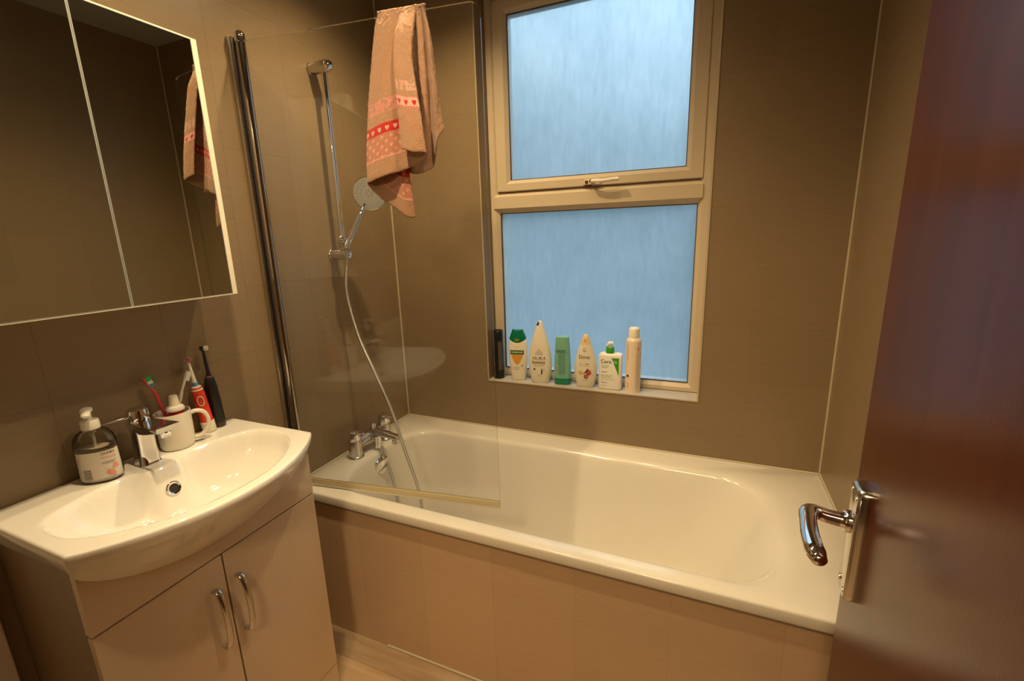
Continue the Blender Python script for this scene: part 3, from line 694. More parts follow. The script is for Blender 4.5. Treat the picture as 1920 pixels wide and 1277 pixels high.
# washbasin
YC, HY = -1.130, .2705
def xfront(y):
    t = max(0, 1-((y-YC)/HY)**2); return .315+.110*t**.92
def bowl_depth(r_):
    if r_ >= 1: return 0
    w = min(1, (1-r_)/.52); w = 1-(1-w)**2.3
    e_ = min(1, (1-r_)/.10); e_ = e_*e_*(3-2*e_)
    return .114*w*(.15+.85*e_)
def basin():
    NY, NX = 150, 64; g = []
    ins = .0035
    top = .885
    for i in range(NY+1):
        t = i/NY; y = YC-(HY-ins)+2*(HY-ins)*t
        row = []
        for j in range(NX+1):
            xx = (xfront(y)-ins)*j/NX
            xb = .098+.030*math.exp(-((y-YC)/.048)**4); xf_ = xfront(y)-.030
            yb = .246
            xc = (xb+xf_)/2; hx_ = (xf_-xb)/2
            r_ = (abs((y-YC)/yb)**3.2+abs((xx-xc)/hx_)**3.2)**(1/3.2)
            d = bowl_depth(r_)
            row.append((max(0.0012, xx), y, top-d))
        g.append(row)
    mb = MB(); vs = [p for r_ in g for p in r_]; n1 = NX+1
    fs = [(i*n1+j, (i+1)*n1+j, (i+1)*n1+j+1, i*n1+j+1) for i in range(NY) for j in range(NX)]
    # boundary: left side (i=0), front (j=NX), right side (i=NY), in order
    bd = [(0, j) for j in range(n1)]+[(i, NX) for i in range(1, NY+1)]+[(NY, j) for j in range(NX-1, -1, -1)]
    loops = [[i*n1+j for i, j in bd]]
    prof = [(.5, .0012), (1, .0036), (1, .010), ('c', .0), ('c', .2), ('c', .4), ('c', .6), ('c', .8), ('c', 1.0)]
    for kind, val in prof:
        idx = []
        for (i, j) in bd:
            x, y, z = g[i][j]; t = i/NY
            yo = YC+(y-YC)*HY/(HY-ins)
            xo = xfront(yo)*j/NX
            e_ = max(0, 1-((yo-YC)/HY)**2)
            front = j == NX
            if kind != 'c':
                px = x+(xo-x)*kind; py = y+(yo-y)*kind; pz = top-val
            else:
                zb = .836-(.100*e_**.75 if front else 0)
                xb_ = xo*.985 if not front else lerp(.303, .300, e_)
                if j < NX: xb_ = min(xo, .300) if False else xo*(.303/.315)
                yb_ = YC+(yo-YC)*.975
                a = val*pi/2
                pw = (1-val)**.85; px = lerp(xb_, xo, pw); py = lerp(yb_, yo, pw); pz = (top-.015)-((top-.015)-zb)*val
            vs.append((max(.0012, px), py, pz)); idx.append(len(vs)-1)
        loops.append(idx)
    for a, b_ in zip(loops[:-1], loops[1:]):
        for k in range(len(a)-1): fs.append((a[k], a[k+1], b_[k+1], b_[k]))
    mb.add(vs, fs); return mb
wbs = thing('washbasin', 'white ceramic washbasin with bowed front on top of the vanity cabinet', 'washbasin', (.15, -1.13, .84))
basin().obj('bowl', M_ceram, wbs, ang=70)
# overflow: sits on the back wall of the bowl, tilted with it
def bowl_z(xx, y):
    xb = .098+.030*math.exp(-((y-YC)/.048)**4); xf_ = xfront(y)-.030
    xc = (xb+xf_)/2; hx_ = (xf_-xb)/2
    return .885-bowl_depth((abs((y-YC)/.246)**3.2+abs((xx-xc)/hx_)**3.2)**(1/3.2))
ox_ = .1455; sl_ = (bowl_z(ox_+.006, YC)-bowl_z(ox_-.006, YC))/.012
nv = Vector((-sl_, 0, 1)).normalized(); oc = Vector((ox_, YC, bowl_z(ox_, YC)))+nv*.001
tv = Vector((0, 1, 0)); mt = Matrix((tv.cross(nv), tv, nv)).transposed()
q = MB(); q.lathe([(.0105, -.002), (.0165, -.001), (.0170, .0018), (.0145, .0036), (.0110, .0024), (.0102, -.002)], oc, mtx=mt, seg=28, cap0=False, cap1=False)
q.obj('overflow_ring', M_chrome, wbs)
q = MB(); q.lathe([(.0108, -.0015), (.0108, .0008)], oc, mtx=mt, seg=24); q.obj('overflow_hole', M_gap, wbs)
q = MB(); q.lathe([(.022, 0), (.022, .002), (.020, .003), (.001, .0035)], (.262, -1.13, .7725), seg=28); q.obj('waste', M_chrome, wbs)

# basin tap
bt_ = thing('basin_mixer_tap', 'square chrome monobloc basin tap between the soap bottle and the mug', 'tap', (.065, -1.130, .885))
q = MB(); lo = []
for z, hx_, hy_, dx in ((.8855, .024, .024, 0), (.890, .0225, .0225, 0), (.93, .0205, .0205, .001), (.965, .0205, .0205, .003), (.978, .021, .021, .004)):
    lo.append([(p[0], p[1], z) for p in rrect(.065-hx_+dx, .065+hx_+dx, -1.130-hy_, -1.130+hy_, .0135, 0, 6, 2)])
q.loft(lo); q.obj('tap_body', M_chrome, bt_, ang=50)
q = MB(); lo = []
for x, hw_, z0, z1 in ((.046, .021, .966, .990), (.070, .023, .964, .992), (.110, .0245, .969, .9935), (.145, .026, .976, .9945), (.174, .0265, .982, .9955), (.1765, .0255, .983, .9950)):
    lo.append([(x, -1.130-hw_, z1-.006), (x, -1.130-hw_*.7, z0), (x, -1.130+hw_*.7, z0), (x, -1.130+hw_, z1-.006), (x, -1.130+hw_, z1-.001), (x, -1.130+hw_-.001, z1), (x, -1.130-hw_+.001, z1), (x, -1.130-hw_, z1-.001)])
q.loft(lo); sp = q.obj('spout', M_chrome, bt_, ang=30)
q = MB(); q.lathe([(.0115, -.010), (.012, -.002), (.012, .004)], (.160, -1.130, .977), seg=20); q.obj('aerator', M_chrome, sp)
q = MB(); q.lathe([(.0205, .988), (.0225, .993), (.0225, 1.014), (.0205, 1.022), (.014, 1.0255), (.001, 1.0265)], (.065, -1.130, 0), seg=36)
lh = q.obj('tap_head', M_chrome, bt_)
q = MB(); lo = []
for t, hw_, hh_ in ((0, .013, .004), (.3, .012, .0032), (.7, .010, .0026), (1, .008, .0022)):
    y = -1.142-.066*t; z = 1.0090+.002*t; x0 = .060-.006*t
    lo.append([(x0-hw_, y, z-hh_*.6), (x0+hw_, y, z-hh_*.6), (x0+hw_, y, z+hh_*.6), (x0-hw_, y, z+hh_*.6)])
q.loft(lo); q.obj('tap_lever', M_chrome, lh, bev=.001)

# ---- pump soap bottle
def elip(cx, cy, a, b_, z, n__=40, ex=2.0, rot=0):
    L = []
    for k in range(n__):
        t = 2*pi*k/n__; c_, s_ = cos(t), sin(t)
        x = a*math.copysign(abs(c_)**(2/ex), c_); y = b_*math.copysign(abs(s_)**(2/ex), s_)
        L.append((cx+x*cos(rot)-y*sin(rot), cy+x*sin(rot)+y*cos(rot), z))
    return L
SB = (.056, -1.217); SROT = R(40)
so = thing('soap_dispenser', 'clear pump soap bottle half full of milky soap at the left of the basin tap', 'soap dispenser', (SB[0], SB[1], .886))
prof = [(.000, .034, .024), (.003, .0385, .0275), (.010, .0400, .0290), (.045, .0395, .0288), (.075, .0385, .0285), (.092, .0375, .0280), (.104, .0345, .0265), (.114, .0275, .0235), (.120, .0190, .0180), (.124, .0150, .0150)]
q = MB(); q.loft([elip(SB[0], SB[1], a, b_, .886+z, 40, 2.3, SROT) for z, a, b_ in prof], True, True); q.obj('bottle_shell', M_clear, so, ang=60)
q = MB(); q.loft([elip(SB[0], SB[1], a-.0012, b_-.0012, .886+z, 40, 2.3, SROT) for z, a, b_ in ((.002, .035, .025), (.006, .039, .028), (.045, .0394, .0287), (.078, .0383, .0284))], True, True)
q.obj('liquid_soap', mat('milky_soap', (.66, .60, .52), .4), so, ang=60)
q = MB(); q.lathe([(.0165, .1215), (.0170, .123), (.0165, .140), (.0150, .1425), (.0070, .143), (.0060, .146), (.0060, .162)], (SB[0], SB[1], .886), seg=28)
pc_ = q.obj('pump_collar', M_plast, so)
a = SROT-R(70)
q = MB(); q.tube(catmull([(SB[0]-.014*cos(a), SB[1]-.014*sin(a), .886+.164), (SB[0], SB[1], .886+.167), (SB[0]+.018*cos(a), SB[1]+.018*sin(a), .886+.165), (SB[0]+.033*cos(a), SB[1]+.033*sin(a), .886+.158)], 5),
                 [(.0085, .004)]*5+[(.011, .0052)]*5+[(.008, .0045)]*5+[(.0045, .0035)], 14)
q.obj('pump_nozzle', M_plast, pc_)
q = MB(); q.tube([(SB[0], SB[1], .886+.008), (SB[0], SB[1], .886+.122)], .003, 10); q.obj('dip_tube', mat('dip_tube', (.7, .68, .62), .4), pc_)

# decals on curved fronts ------------------------------------------------
def text2d(txt, size, bold=False):
    cu = bpy.data.curves.new('t', 'FONT'); cu.body = txt; cu.size = size; cu.align_x = 'CENTER'; cu.align_y = 'CENTER'; cu.resolution_u = 3
    if bold: cu.offset = size*.02
    o = bpy.data.objects.new('t', cu); C.objects.link(o)
    dg = bpy.context.evaluated_depsgraph_get(); me = bpy.data.meshes.new_from_object(o.evaluated_get(dg))
    vs = [(v.co.x, v.co.y) for v in me.vertices]; fs = [tuple(p.vertices) for p in me.polygons]
    bpy.data.objects.remove(o); bpy.data.meshes.remove(me); bpy.data.curves.remove(cu)
    return vs, fs
def patch(fl, fr, z0, z1, nu=8, nz=8):
    vs = []; fs = []
    for i in range(nz+1):
        z = z0+(z1-z0)*i/nz; a, b_ = fl(z), fr(z)
        for j in range(nu+1): vs.append((a+(b_-a)*j/nu, z))
    for i in range(nz):
        for j in range(nu):
            k = i*(nu+1)+j; fs.append((k, k+1, k+nu+2, k+nu+1))
    return vs, fs
def rectp(u0, u1, z0, z1, nu=6, nz=3): return patch(lambda z: u0, lambda z: u1, z0, z1, nu, nz)
def disc(cu, cz, ra, rb): return patch(lambda z: cu-ra*math.sqrt(max(0, 1-((z-cz)/rb)**2)), lambda z: cu+ra*math.sqrt(max(0, 1-((z-cz)/rb)**2)), cz-rb, cz+rb, 6, 10)
def lines(u0, u1, zs, h, rnd, ragged=.25):
    vs, fs = [], []
    for z in zs:
        e_ = u1-(u1-u0)*rnd.uniform(0, ragged); u = u0
        while u < e_-h:      # short word-like dashes
            w = min(e_-u, rnd.uniform(h*1.5, h*5)); v2, f2 = rectp(u, u+w, z-h/2, z+h/2, 2, 1); b_ = len(vs); vs += v2; fs += [tuple(i+b_ for i in f) for f in f2]; u += w+h*.8
    return vs, fs
def put(parent, name, shape, surf, m, du=0, dz=0, off=.0004):
    vs, fs = shape
    q = MB(); q.add([surf(u+du, z+dz, off) for u, z in vs], fs); return q.obj(name, m, parent, smooth=False, recalc=False)

class Bot:
    """bottle with superelliptic sections: prof = [(z, half width, half depth)], front looks along -y turned by rot"""
    def __init__(s, x, y, z, prof, ex=2.4, rot=0.0): s.x, s.y, s.z, s.p, s.ex, s.r = x, y, z, prof, ex, rot
    def at(s, z):
        p = s.p
        for a, b_ in zip(p[:-1], p[1:]):
            if z <= b_[0]:
                t = (z-a[0])/max(1e-9, b_[0]-a[0]); return a[1]+(b_[1]-a[1])*t, a[2]+(b_[2]-a[2])*t
        return p[-1][1], p[-1][2]
    def W(s, x, y, z): return (s.x+x*cos(s.r)-y*sin(s.r), s.y+x*sin(s.r)+y*cos(s.r), s.z+z)
    def surf(s, u, z, off=.0004):
        hw_, hd_ = s.at(z); q = min(.999, abs(u/hw_)); y = -(hd_*(1-q**s.ex)**(1/s.ex))-off
        return s.W(u, y, z)
    def body(s, seg=48, p=None, grow=0):
        q = MB(); L = []
        for z, a, b_ in (p or s.p): L.append([s.W(*(lambda e_: (e_[0], e_[1], z))(v)) for v in elip(0, 0, a+grow, b_+grow, 0, seg, s.ex)])
        return q.loft(L)
def smoothprof(keys, n=5): return [tuple(v) for v in catmull([Vector(k_) for k_ in keys], n)]

# soap label
sb_ = Bot(SB[0], SB[1], .886, [(z, b_, a) if False else (z, a, b_) for z, a, b_ in prof], 2.3, SROT)
def ssurf(u, z, off=.0005):      # wrap round the ellipse from the side that looks at the camera
    hw_, hd_ = sb_.at(z); t = -pi/2+u/.033
    c_, s_ = cos(t), sin(t); x = (hw_+off)*math.copysign(abs(c_)**(2/2.3), c_); y = (hd_+off)*math.copysign(abs(s_)**(2/2.3), s_)
    return sb_.W(x, y, z)
rn = random.Random(5)
M_red = mat('red_print', (.62, .07, .06), .5); M_rose = mat('rose_print', (.70, .26, .22), .5)
lb = put(so, 'label', rectp(-.026, .052, .008, .074, 40, 6), ssurf, mat('label_film', (.62, .57, .50), .35), off=.0003)
put(lb, 'lettering', text2d('IXXBH', .0085), ssurf, M_dark, .028, .068, .0008)
put(lb, 'lettering', text2d('nature', .0105), ssurf, M_rose, .028, .059, .0008)
put(lb, 'small_print', lines(.014, .042, (.048, .045), .0013, rn), ssurf, M_grey, off=.0008)
put(lb, 'small_print', lines(.012, .044, (.010,), .0011, rn), ssurf, M_grey, off=.0008)
fl_ = MB(); vs, fs = [], []
for cx, cz, r_ in ((.036, .038, .0042), (.033, .034, .0040), (.039, .033, .0036), (.036, .036, .003), (.022, .026, .0040), (.027, .022, .0050), (.030, .018, .0040), (.024, .019, .0035), (.020, .022, .003)):
    v2, f2 = disc(cx, cz, r_, r_); b_ = len(vs); vs += v2; fs += [tuple(i+b_ for i in f) for f in f2]
put(lb, 'flower_print', (vs, fs), ssurf, M_rose, off=.0010)
vs, fs = [], []
for i in range(9):
    v2, f2 = rectp(-.014, -.002, .012+i*.0028, .0128+i*.0028+(.0006 if i % 2 else 0), 6, 1); b_ = len(vs); vs += v2; fs += [tuple(k_+b_ for k_ in f) for f in f2]
put(lb, 'barcode', (vs, fs), ssurf, M_dark, off=.0008)
put(lb, 'small_print', lines(-.025, -.016, [.012+.004*i for i in range(13)], .0010, rn), ssurf, M_grey, off=.0008)

# ---- mug
MG = (.046, -1.046)
mug = thing('mug', 'plain white mug holding toothpaste and toothbrushes beside the basin tap', 'mug', (MG[0], MG[1], .886))
q = MB(); q.lathe([(.001, 0), (.034, 0), (.0365, .003), (.0385, .012), (.0395, .050), (.0400, .094), (.0395, .0958), (.0380, .0955), (.0372, .092), (.0365, .050), (.0355, .014), (.030, .006), (.001, .005)], (MG[0], MG[1], .886), seg=48, cap0=False, cap1=False)
M_mug = mat('mug_ceramic', (.78, .72, .62), .18); q.obj('cup', M_mug, mug)
a = R(62)
hp = [(MG[0]+r_*cos(a), MG[1]+r_*sin(a), .886+z) for r_, z in ((.037, .082), (.050, .085), (.066, .078), (.074, .058), (.071, .036), (.058, .019), (.046, .014), (.037, .016))]
q = MB(); q.tube(catmull(hp, 5), [(.0075, .0052)]*36, 14); q.obj('mug_handle', M_mug, mug, ang=80)

# toothpaste tube standing cap up in the mug
tpaste = thing('toothpaste_tube', 'white toothpaste tube with a red band standing cap up in the mug', 'toothpaste', (MG[0]-.004, MG[1]+.006, .895))
TX, TY = MG[0]+.007, MG[1]+.006
q = MB(); q.loft([elip(TX, TY, .019, .002, .894, 32), elip(TX, TY, .0190, .010, .93, 32), elip(TX, TY, .0185, .0160, .965, 32), elip(TX, TY, .0182, .0175, .982, 32), elip(TX, TY, .0180, .0178, .984, 32)])
q.obj('tube', [mat('tube_red', (.60, .03, .02), .3)], tpaste, ang=60)
q = MB(); q.lathe([(.0182, .9835), (.0200, .985), (.0205, .990), (.0180, .995), (.0115, .9985)], (TX, TY, 0), seg=32); q.obj('shoulder', M_plast, tpaste)
q = MB(); q.lathe([(.0115, .998), (.0118, 1.000), (.0098, 1.020), (.0090, 1.0235), (.0070, 1.025), (.001, 1.0255)], (TX, TY, 0), seg=24); q.obj('cap', M_cream, tpaste)

def tb_frame(base, tip, face):
    ax_ = (Vector(tip)-Vector(base)).normalized(); f_ = Vector(face); f_ = (f_-ax_*f_.dot(ax_)).normalized(); s_ = ax_.cross(f_).normalized()
    L = (Vector(tip)-Vector(base)).length
    return (lambda a_, b_, c_: tuple(Vector(base)+ax_*a_+f_*b_+s_*c_)), L
# pink toothbrush
pb = thing('toothbrush', 'pink manual toothbrush with green and blue bristles leaning left in the mug', 'toothbrush', (MG[0], MG[1], .893))
F, L = tb_frame((.040, -1.036, .893), (.026, -1.082, 1.082), (.3, 1, 0))
q = MB(); ps = [(0, 0), (.05, 0), (.10, .001), (.135, .004), (.155, .004), (.172, .000), (L, -.002)]
pth = catmull([F(a_, b_, 0) for a_, b_ in ps], 5); q.tube(pth, [(.0055, .0038)]*12+[(.0045, .0035)]*8+[(.0032, .0026)]*5+[(.0050, .0024)]*5+[(.0035, .0018)], 12)
q.obj('toothbrush_handle', mat('pink_plastic', (.75, .08, .10), .25), pb, ang=70)
for nm, a0, a1, cc in (('bristles', L-.012, L-.002, (.02, .45, .12)), ('bristles', L-.022, L-.012, (.55, .68, .72)), ('bristles', L-.030, L-.022, (.10, .28, .42))):
    q = MB(); lo = []
    for b_ in (.001, .0125): lo.append([F(a0+.0005, b_, -.0048), F(a1-.0005, b_, -.0048), F(a1-.0005, b_, .0048), F(a0+.0005, b_, .0048)])
    q.loft(lo); q.obj(nm, mat('bristle_'+str(round(cc[0]*100)), cc, .8), pb, bev=.001, bseg=2)
# white and navy toothbrush
wb_ = thing('toothbrush', 'white and navy manual toothbrush leaning right against the mug rim', 'toothbrush', (MG[0], MG[1], .893))
F, L = tb_frame((.030, -1.070, .893), (.020, -.974, 1.068), (-.3, 1, .3))
q = MB(); ps = [(0, 0), (.045, 0), (.085, .003), (.12, .004), (.145, .001), (L-.01, 0), (L, 0)]
pth = catmull([F(a_, b_, 0) for a_, b_ in ps], 5); q.tube(pth, [(.0060, .0045)]*12+[(.0055, .0042)]*8+[(.0038, .0032)]*4+[(.0048, .003)]*6+[(.0035, .002)], 12)
hw = q.obj('toothbrush_handle', M_plast, wb_, ang=70)
q = MB(); q.tube(catmull([F(.070, -.0015, 0), F(.095, .0005, 0), F(.112, .0015, 0)], 5), [(.0065, .0040)]*6+[(.0052, .0036)]*5, 12); q.obj('grip', mat('navy_rubber', (.015, .02, .09), .5), hw)
q = MB()
for i in range(3): q.tube([F(.120+.006*i, .0032, -.0045), F(.123+.006*i, .0034, .0045)], .0009, 6)
q.obj('grip_ridges', M_dark, hw)
q = MB(); lo = []
for b_ in (.001, .011): lo.append([F(L-.026, b_, -.0046), F(L-.001, b_, -.0046), F(L-.001, b_, .0046), F(L-.026, b_, .0046)])
q.loft(lo); q.obj('bristles', mat('bristle_pale', (.70, .72, .70), .8), wb_, bev=.001, bseg=2)

# electric toothbrushes
def electric(label, base, tip, H, cols, kid):
    e_ = thing('electric_toothbrush', label, 'electric toothbrush', base)
    F, L = tb_frame(base, tip, (1, -.55, 0) if kid else (.75, .66, 0))
    body_m, head_m, tip_m, ring_m = cols
    hb_ = H*.62
    q = MB(); prof_ = [(.0, .0145), (.003, .0160), (.02, .0164), (hb_*.5, .0160), (hb_*.8, .0146), (hb_*.95, .0122), (hb_, .0085)]
    if kid: prof_ = [(.0, .0140), (.003, .0152), (.02, .0158), (hb_*.5, .0160), (hb_*.82, .0152), (hb_*.97, .0130), (hb_, .0075)]
    L_ = []
    for a_, r_ in prof_: L_.append([F(a_, r_*cos(2*pi*k/24), r_*sin(2*pi*k/24)) for k in range(24)])
    q.loft(L_); bd = q.obj('brush_body', body_m, e_, ang=60)
    q = MB(); q.loft([[F(a_, r_*cos(2*pi*k/24), r_*sin(2*pi*k/24)) for k in range(24)] for a_, r_ in ((.0008, .0149), (.003, .0163), (.014, .0167), (.015, .0163))]); q.obj('base_ring', ring_m, bd)
    q = MB(); q.tube([F(hb_-.001, 0, 0), F(hb_+.006, 0, 0), F(hb_+.010, 0, 0), F(H*.90, 0, 0), F(H*.955, 0, 0)], [(.0068, .0068), (.0070, .0070), (.0052, .0052), (.0034, .0034), (.0036, .0036)], 16); nk = q.obj('brush_neck', head_m, e_)
    q = MB(); q.loft([[F(H*.965+r_*sin(2*pi*k/24), b_, r_*cos(2*pi*k/24)) for k in range(24)] for b_, r_ in ((-.007, .0045), (-.005, .0070), (.003, .0075), (.004, .0070))]); hd_ = q.obj('brush_head', head_m, e_)
    q = MB(); q.loft([[F(H*.965+r_*sin(2*pi*k/24), b_, r_*cos(2*pi*k/24)) for k in range(24)] for b_, r_ in ((.0035, .0064), (.0110, .0066), (.0125, .0058))]); q.obj('bristles', tip_m, hd_)
    return e_, bd, nk, F, hb_
M_blk2 = mat('matt_black', (.014, .013, .013), .42)
e1, b1, n1, F, hb_ = electric('black electric toothbrush with round white bristles standing by the wall', (.022, -.916, .886), (.016, -.922, 1.126), .240, (M_blk2, M_blk2, M_plast, mat('base_dark_band', (.05, .035, .02), .2)), False)
q = MB(); q.loft([[F(a_, r_*cos(2*pi*k/24), r_*sin(2*pi*k/24)) for k in range(24)] for a_, r_ in ((hb_-.004, .0096), (hb_, .0086), (hb_+.003, .0072))]); q.obj('neck_ring', mat('copper_ring', (.42, .16, .12), .25, metal=.6), n1)
M_or = mat('orange_red_plastic', (.78, .055, .025), .3)
e2, b2, n2, F, hb_ = electric('orange red electric toothbrush with white neck standing behind the mug handle', (.030, -.951, .886), (.018, -.968, 1.103), .219, (M_or, M_plast, mat('bristle_redblue', (.45, .12, .22), .8), M_cream), True)
q = MB(); q.loft([[F(a_, r_*cos(2*pi*k/24), r_*sin(2*pi*k/24)) for k in range(24)] for a_, r_ in ((.0, .0160), (.002, .0170), (.030, .0172), (.031, .0165))]); q.obj('pale_base', M_cream, b2)
q = MB(); q.loft([[F(a_, r_*cos(2*pi*k/24), r_*sin(2*pi*k/24)) for k in range(24)] for a_, r_ in ((hb_-.012, .0146), (hb_-.002, .0118), (hb_+.001, .0078))]); q.obj('pale_collar', M_cream, b2)
q = MB(); q.loft([[F(a_, r_*cos(2*pi*k/24), r_*sin(2*pi*k/24)) for k in range(24)] for a_, r_ in ((hb_+.001, .0074), (hb_+.010, .0068), (hb_+.0105, .0060))]); q.obj('blue_ring', mat('pale_blue_plastic', (.10, .35, .55), .3), n2)
# oval switch surround
q = MB(); L_ = []
def esurf(a_, c_, off): 
    r_ = .0160+off; t = c_/r_; return F(a_, r_*cos(t), r_*sin(t))
vs, fs = [], []
N = 40; ca = hb_*.70
for k in range(N):
    t = 2*pi*k/N
    for ra, rb, off in ((.0150, .0088, .0002), (.0150, .0088, .0012), (.0126, .0066, .0012), (.0126, .0066, .0002)): vs.append(esurf(ca+ra*cos(t)*(1), rb*sin(t), off))
for k in range(N):
    for j in range(3): a = k*4+j; b_ = ((k+1) % N)*4+j; fs.append((a, b_, b_+1, a+1))
q.add(vs, fs); q.obj('switch_ring', M_cream, b2)
q = MB(); vs = [esurf(ca-.004+.003*cos(2*pi*k/16), .003*sin(2*pi*k/16), .0008) for k in range(16)]; q.add(vs, [tuple(range(16))]); q.obj('switch', mat('switch_rim', (.85, .15, .10), .3), b2, smooth=False)

# ================================================================== MIRROR CABINET
my0, my1, mz0, mz1, mxf = -1.362, -.8945, 1.2705, 1.8690, .160
mc = thing('mirror_cabinet', 'white wall cabinet with two mirrored doors above the washbasin', 'cabinet', (.09, -1.14, mz0))
q = MB(); q.box(.001, mxf-.0045, my0, my1, mz0, mz1); q.obj('carcass', M_cream, mc, bev=.001)
for nm, a, b_ in (('door', my0+.0005, -1.1405), ('door', -1.1380, my1-.0135)):
    q = MB(); q.box(mxf-.0042, mxf, a, b_, mz0+.0028, mz1-.003); dd = q.obj(nm, mat('mirror_edge', (.55, .62, .66), .15, metal=.4), mc)
    q = MB(); q.add([(mxf+.0002, a+.0014, mz0+.0042), (mxf+.0002, b_-.0014, mz0+.0042), (mxf+.0002, b_-.0014, mz1-.0044), (mxf+.0002, a+.0014, mz1-.0044)], [(0, 1, 2, 3)])
    q.obj('mirror', M_mirror, dd, smooth=False)
q = MB(); q.box(mxf-.0042, mxf-.0005, my1-.0125, my1, mz0, mz1); q.obj('frame_edge', M_cream, mc, bev=.0008)
q = MB(); q.box(mxf-.0042, mxf-.0005, my0, my1-.0118, mz0, mz0+.0026); q.obj('frame_edge', M_cream, mc, smooth=False); q = MB(); q.box(mxf-.0042, mxf-.0005, my0, my1-.0118, mz1-.0028, mz1); q.obj('frame_edge', M_cream, mc, smooth=False)
# small white box on top of the cabinet
q = MB(); q.box(.070, .130, -1.150, -1.095, mz1+.0005, mz1+.070)
tag(q.obj('small_box', M_cream, None, bev=.003), 'small cream box standing on top of the mirror cabinet', 'box')

# ================================================================== BOTTLES ON THE SILL
SZ = WZ0+.0010
rn = random.Random(11)
# 1 black deodorant can / bottle
c1 = thing('shampoo_bottle', 'slim black bottle with grey small print in the left corner of the sill', 'bottle', (.474, .043, SZ))
B = Bot(.474, .043, SZ, smoothprof([(0, .0215, .0215), (.003, .0238, .0238), (.02, .0242, .0242), (.09, .0238, .0238), (.145, .0235, .0235), (.150, .0230, .0230)]), 2.0, R(14))
B.body().obj('bottle_body', M_black, c1, ang=50)
Bc = Bot(.474, .043, SZ, [(.1505, .0228, .0228), (.156, .0232, .0232), (.212, .0236, .0236), (.2145, .0226, .0226), (.2155, .0205, .0205), (.2125, .0195, .0195)], 2.0); Bc.body().obj('cap', M_black, c1, ang=40)
put(c1, 'label_print', patch(lambda z: .004, lambda z: .0205, .040, .170, 8, 14), B.surf, mat('dark_grey_panel', (.075, .065, .055), .5))
put(c1, 'small_print', lines(.0055, .0195, [.045+.005*i for i in range(24)], .0014, rn), B.surf, mat('grey_small_print', (.16, .15, .13), .5), off=.0009)

# 2 honey shower gel
c2 = thing('shower_gel_bottle', 'cream shower gel bottle with green cap and orange honey picture', 'bottle', (.567, .048, SZ))
pr2 = smoothprof([(0, .027, .016), (.004, .0300, .0185), (.030, .0335, .020), (.075, .0400, .0215), (.115, .0425, .0215), (.150, .0420, .020), (.172, .0390, .018), (.183, .0350, .0165)])
B = Bot(.567, .048, SZ, pr2, 2.6, R(9)); B.body().obj('bottle_body', M_cream, c2, ang=60)
M_gcap = mat('green_cap', (.0, .17, .095), .25)
q = MB(); lo = []
for zf, a, b_ in ((0, .0362, .0170), (.003, .0366, .0172), (.018, .0310, .0160), (.036, .0240, .0140), (.040, .0225, .0135), (.0405, .020, .012)):
    L_ = []
    for vx_, vy_, _ in elip(0, 0, a, b_, 0, 48, 2.6):
        dip = .016*(1-(vx_/a)**2) if zf < .01 else (.006*(1-abs(vx_/a)) if zf > .035 else 0)
        L_.append(B.W(vx_, vy_-(.0016 if zf < .01 else 0)*(1 if vy_ < 0 else -1), .183+zf-dip*(1 if zf < .01 else 1)))
    lo.append(L_)
q.loft(lo); cap2 = q.obj('cap', M_gcap, c2, ang=50)
put(cap2, 'cap_emblem', disc(0, .180, .011, .007), lambda u, z, off: B.surf(u, z, .0035), mat('olive_emblem', (.22, .20, .02), .4))
M_gband = mat('leaf_green_print', (.035, .13, .012), .5)
put(c2, 'label_band', rectp(-.031, .029, .116, .135, 12, 3), B.surf, M_gband, off=.0005)
put(c2, 'lettering', text2d('PALMOLIVE', .0098, True), B.surf, M_cream, -.001, .1258, .0010)
M_hon = mat('honey_print', (.85, .33, .03), .5, var=((180, 180, 180), .45))
put(c2, 'honey_picture', patch(lambda z: -.001-.026*((z-.072)/.042)**.55 if z > .072 else -.001, lambda z: -.001+.026*((z-.072)/.042)**.55 if z > .072 else -.001, .0721, .114, 10, 10), B.surf, M_hon, off=.0006)
put(c2, 'lettering', text2d('naturals', .0075), B.surf, M_hon, 0, .150, .0006)
put(c2, 'small_print', lines(-.020, .020, (.058, .050), .0016, rn), B.surf, M_grey, off=.0006)
put(c2, 'small_print', lines(.016, .027, (.070, .067, .064), .0016, rn), B.surf, M_grey, off=.0006)

# 3 tall white Dove bottle (back label)
def dove(x, y, H, hw_, rot):
    k_ = H; return Bot(x, y, SZ, smoothprof([(0, hw_*.66, .016), (.004, hw_*.74, .0185), (k_*.10, hw_*.86, .0215), (k_*.24, hw_*.98, .024), (k_*.36, hw_, .0245), (k_*.50, hw_*.93, .024), (k_*.66, hw_*.74, .0215), (k_*.80, hw_*.52, .0175), (k_*.80+.001, hw_*.515, .017)]), 2.3, rot)
def dove_cap(B, H, hw_, parent, m, tipm=None):
    k_ = H; q = MB(); lo = []
    for z, a, b_ in ((k_*.802, hw_*.515, .0172), (k_*.86, hw_*.42, .0150), (k_*.93, hw_*.30, .012), (k_*.975, hw_*.22, .0095), (k_*.995, hw_*.14, .006), (k_, hw_*.04, .002)):
        lo.append([B.W(vx_, vy_, z) for vx_, vy_, _ in elip(0, 0, a, b_, 0, 40, 2.2)])
    return MB().loft(lo).obj('cap', m, parent, ang=60)
c3 = thing('body_wash_bottle', 'tallest cream body wash bottle with purple tip, its back label showing', 'bottle', (.670, .041, SZ))
B = dove(.670, .041, .266, .0500, R(8)); B.body().obj('bottle_body', M_cream, c3, ang=60); dc = dove_cap(B, .266, .0500, c3, M_cream)
Bq = Bot(.670, .041, SZ, [(.2129, .0258, .0172), (.2288, .0210, .0150), (.2474, .0150, .012), (.2594, .0110, .0095), (.2647, .0070, .006), (.266, .002, .002)], 2.2, R(8))
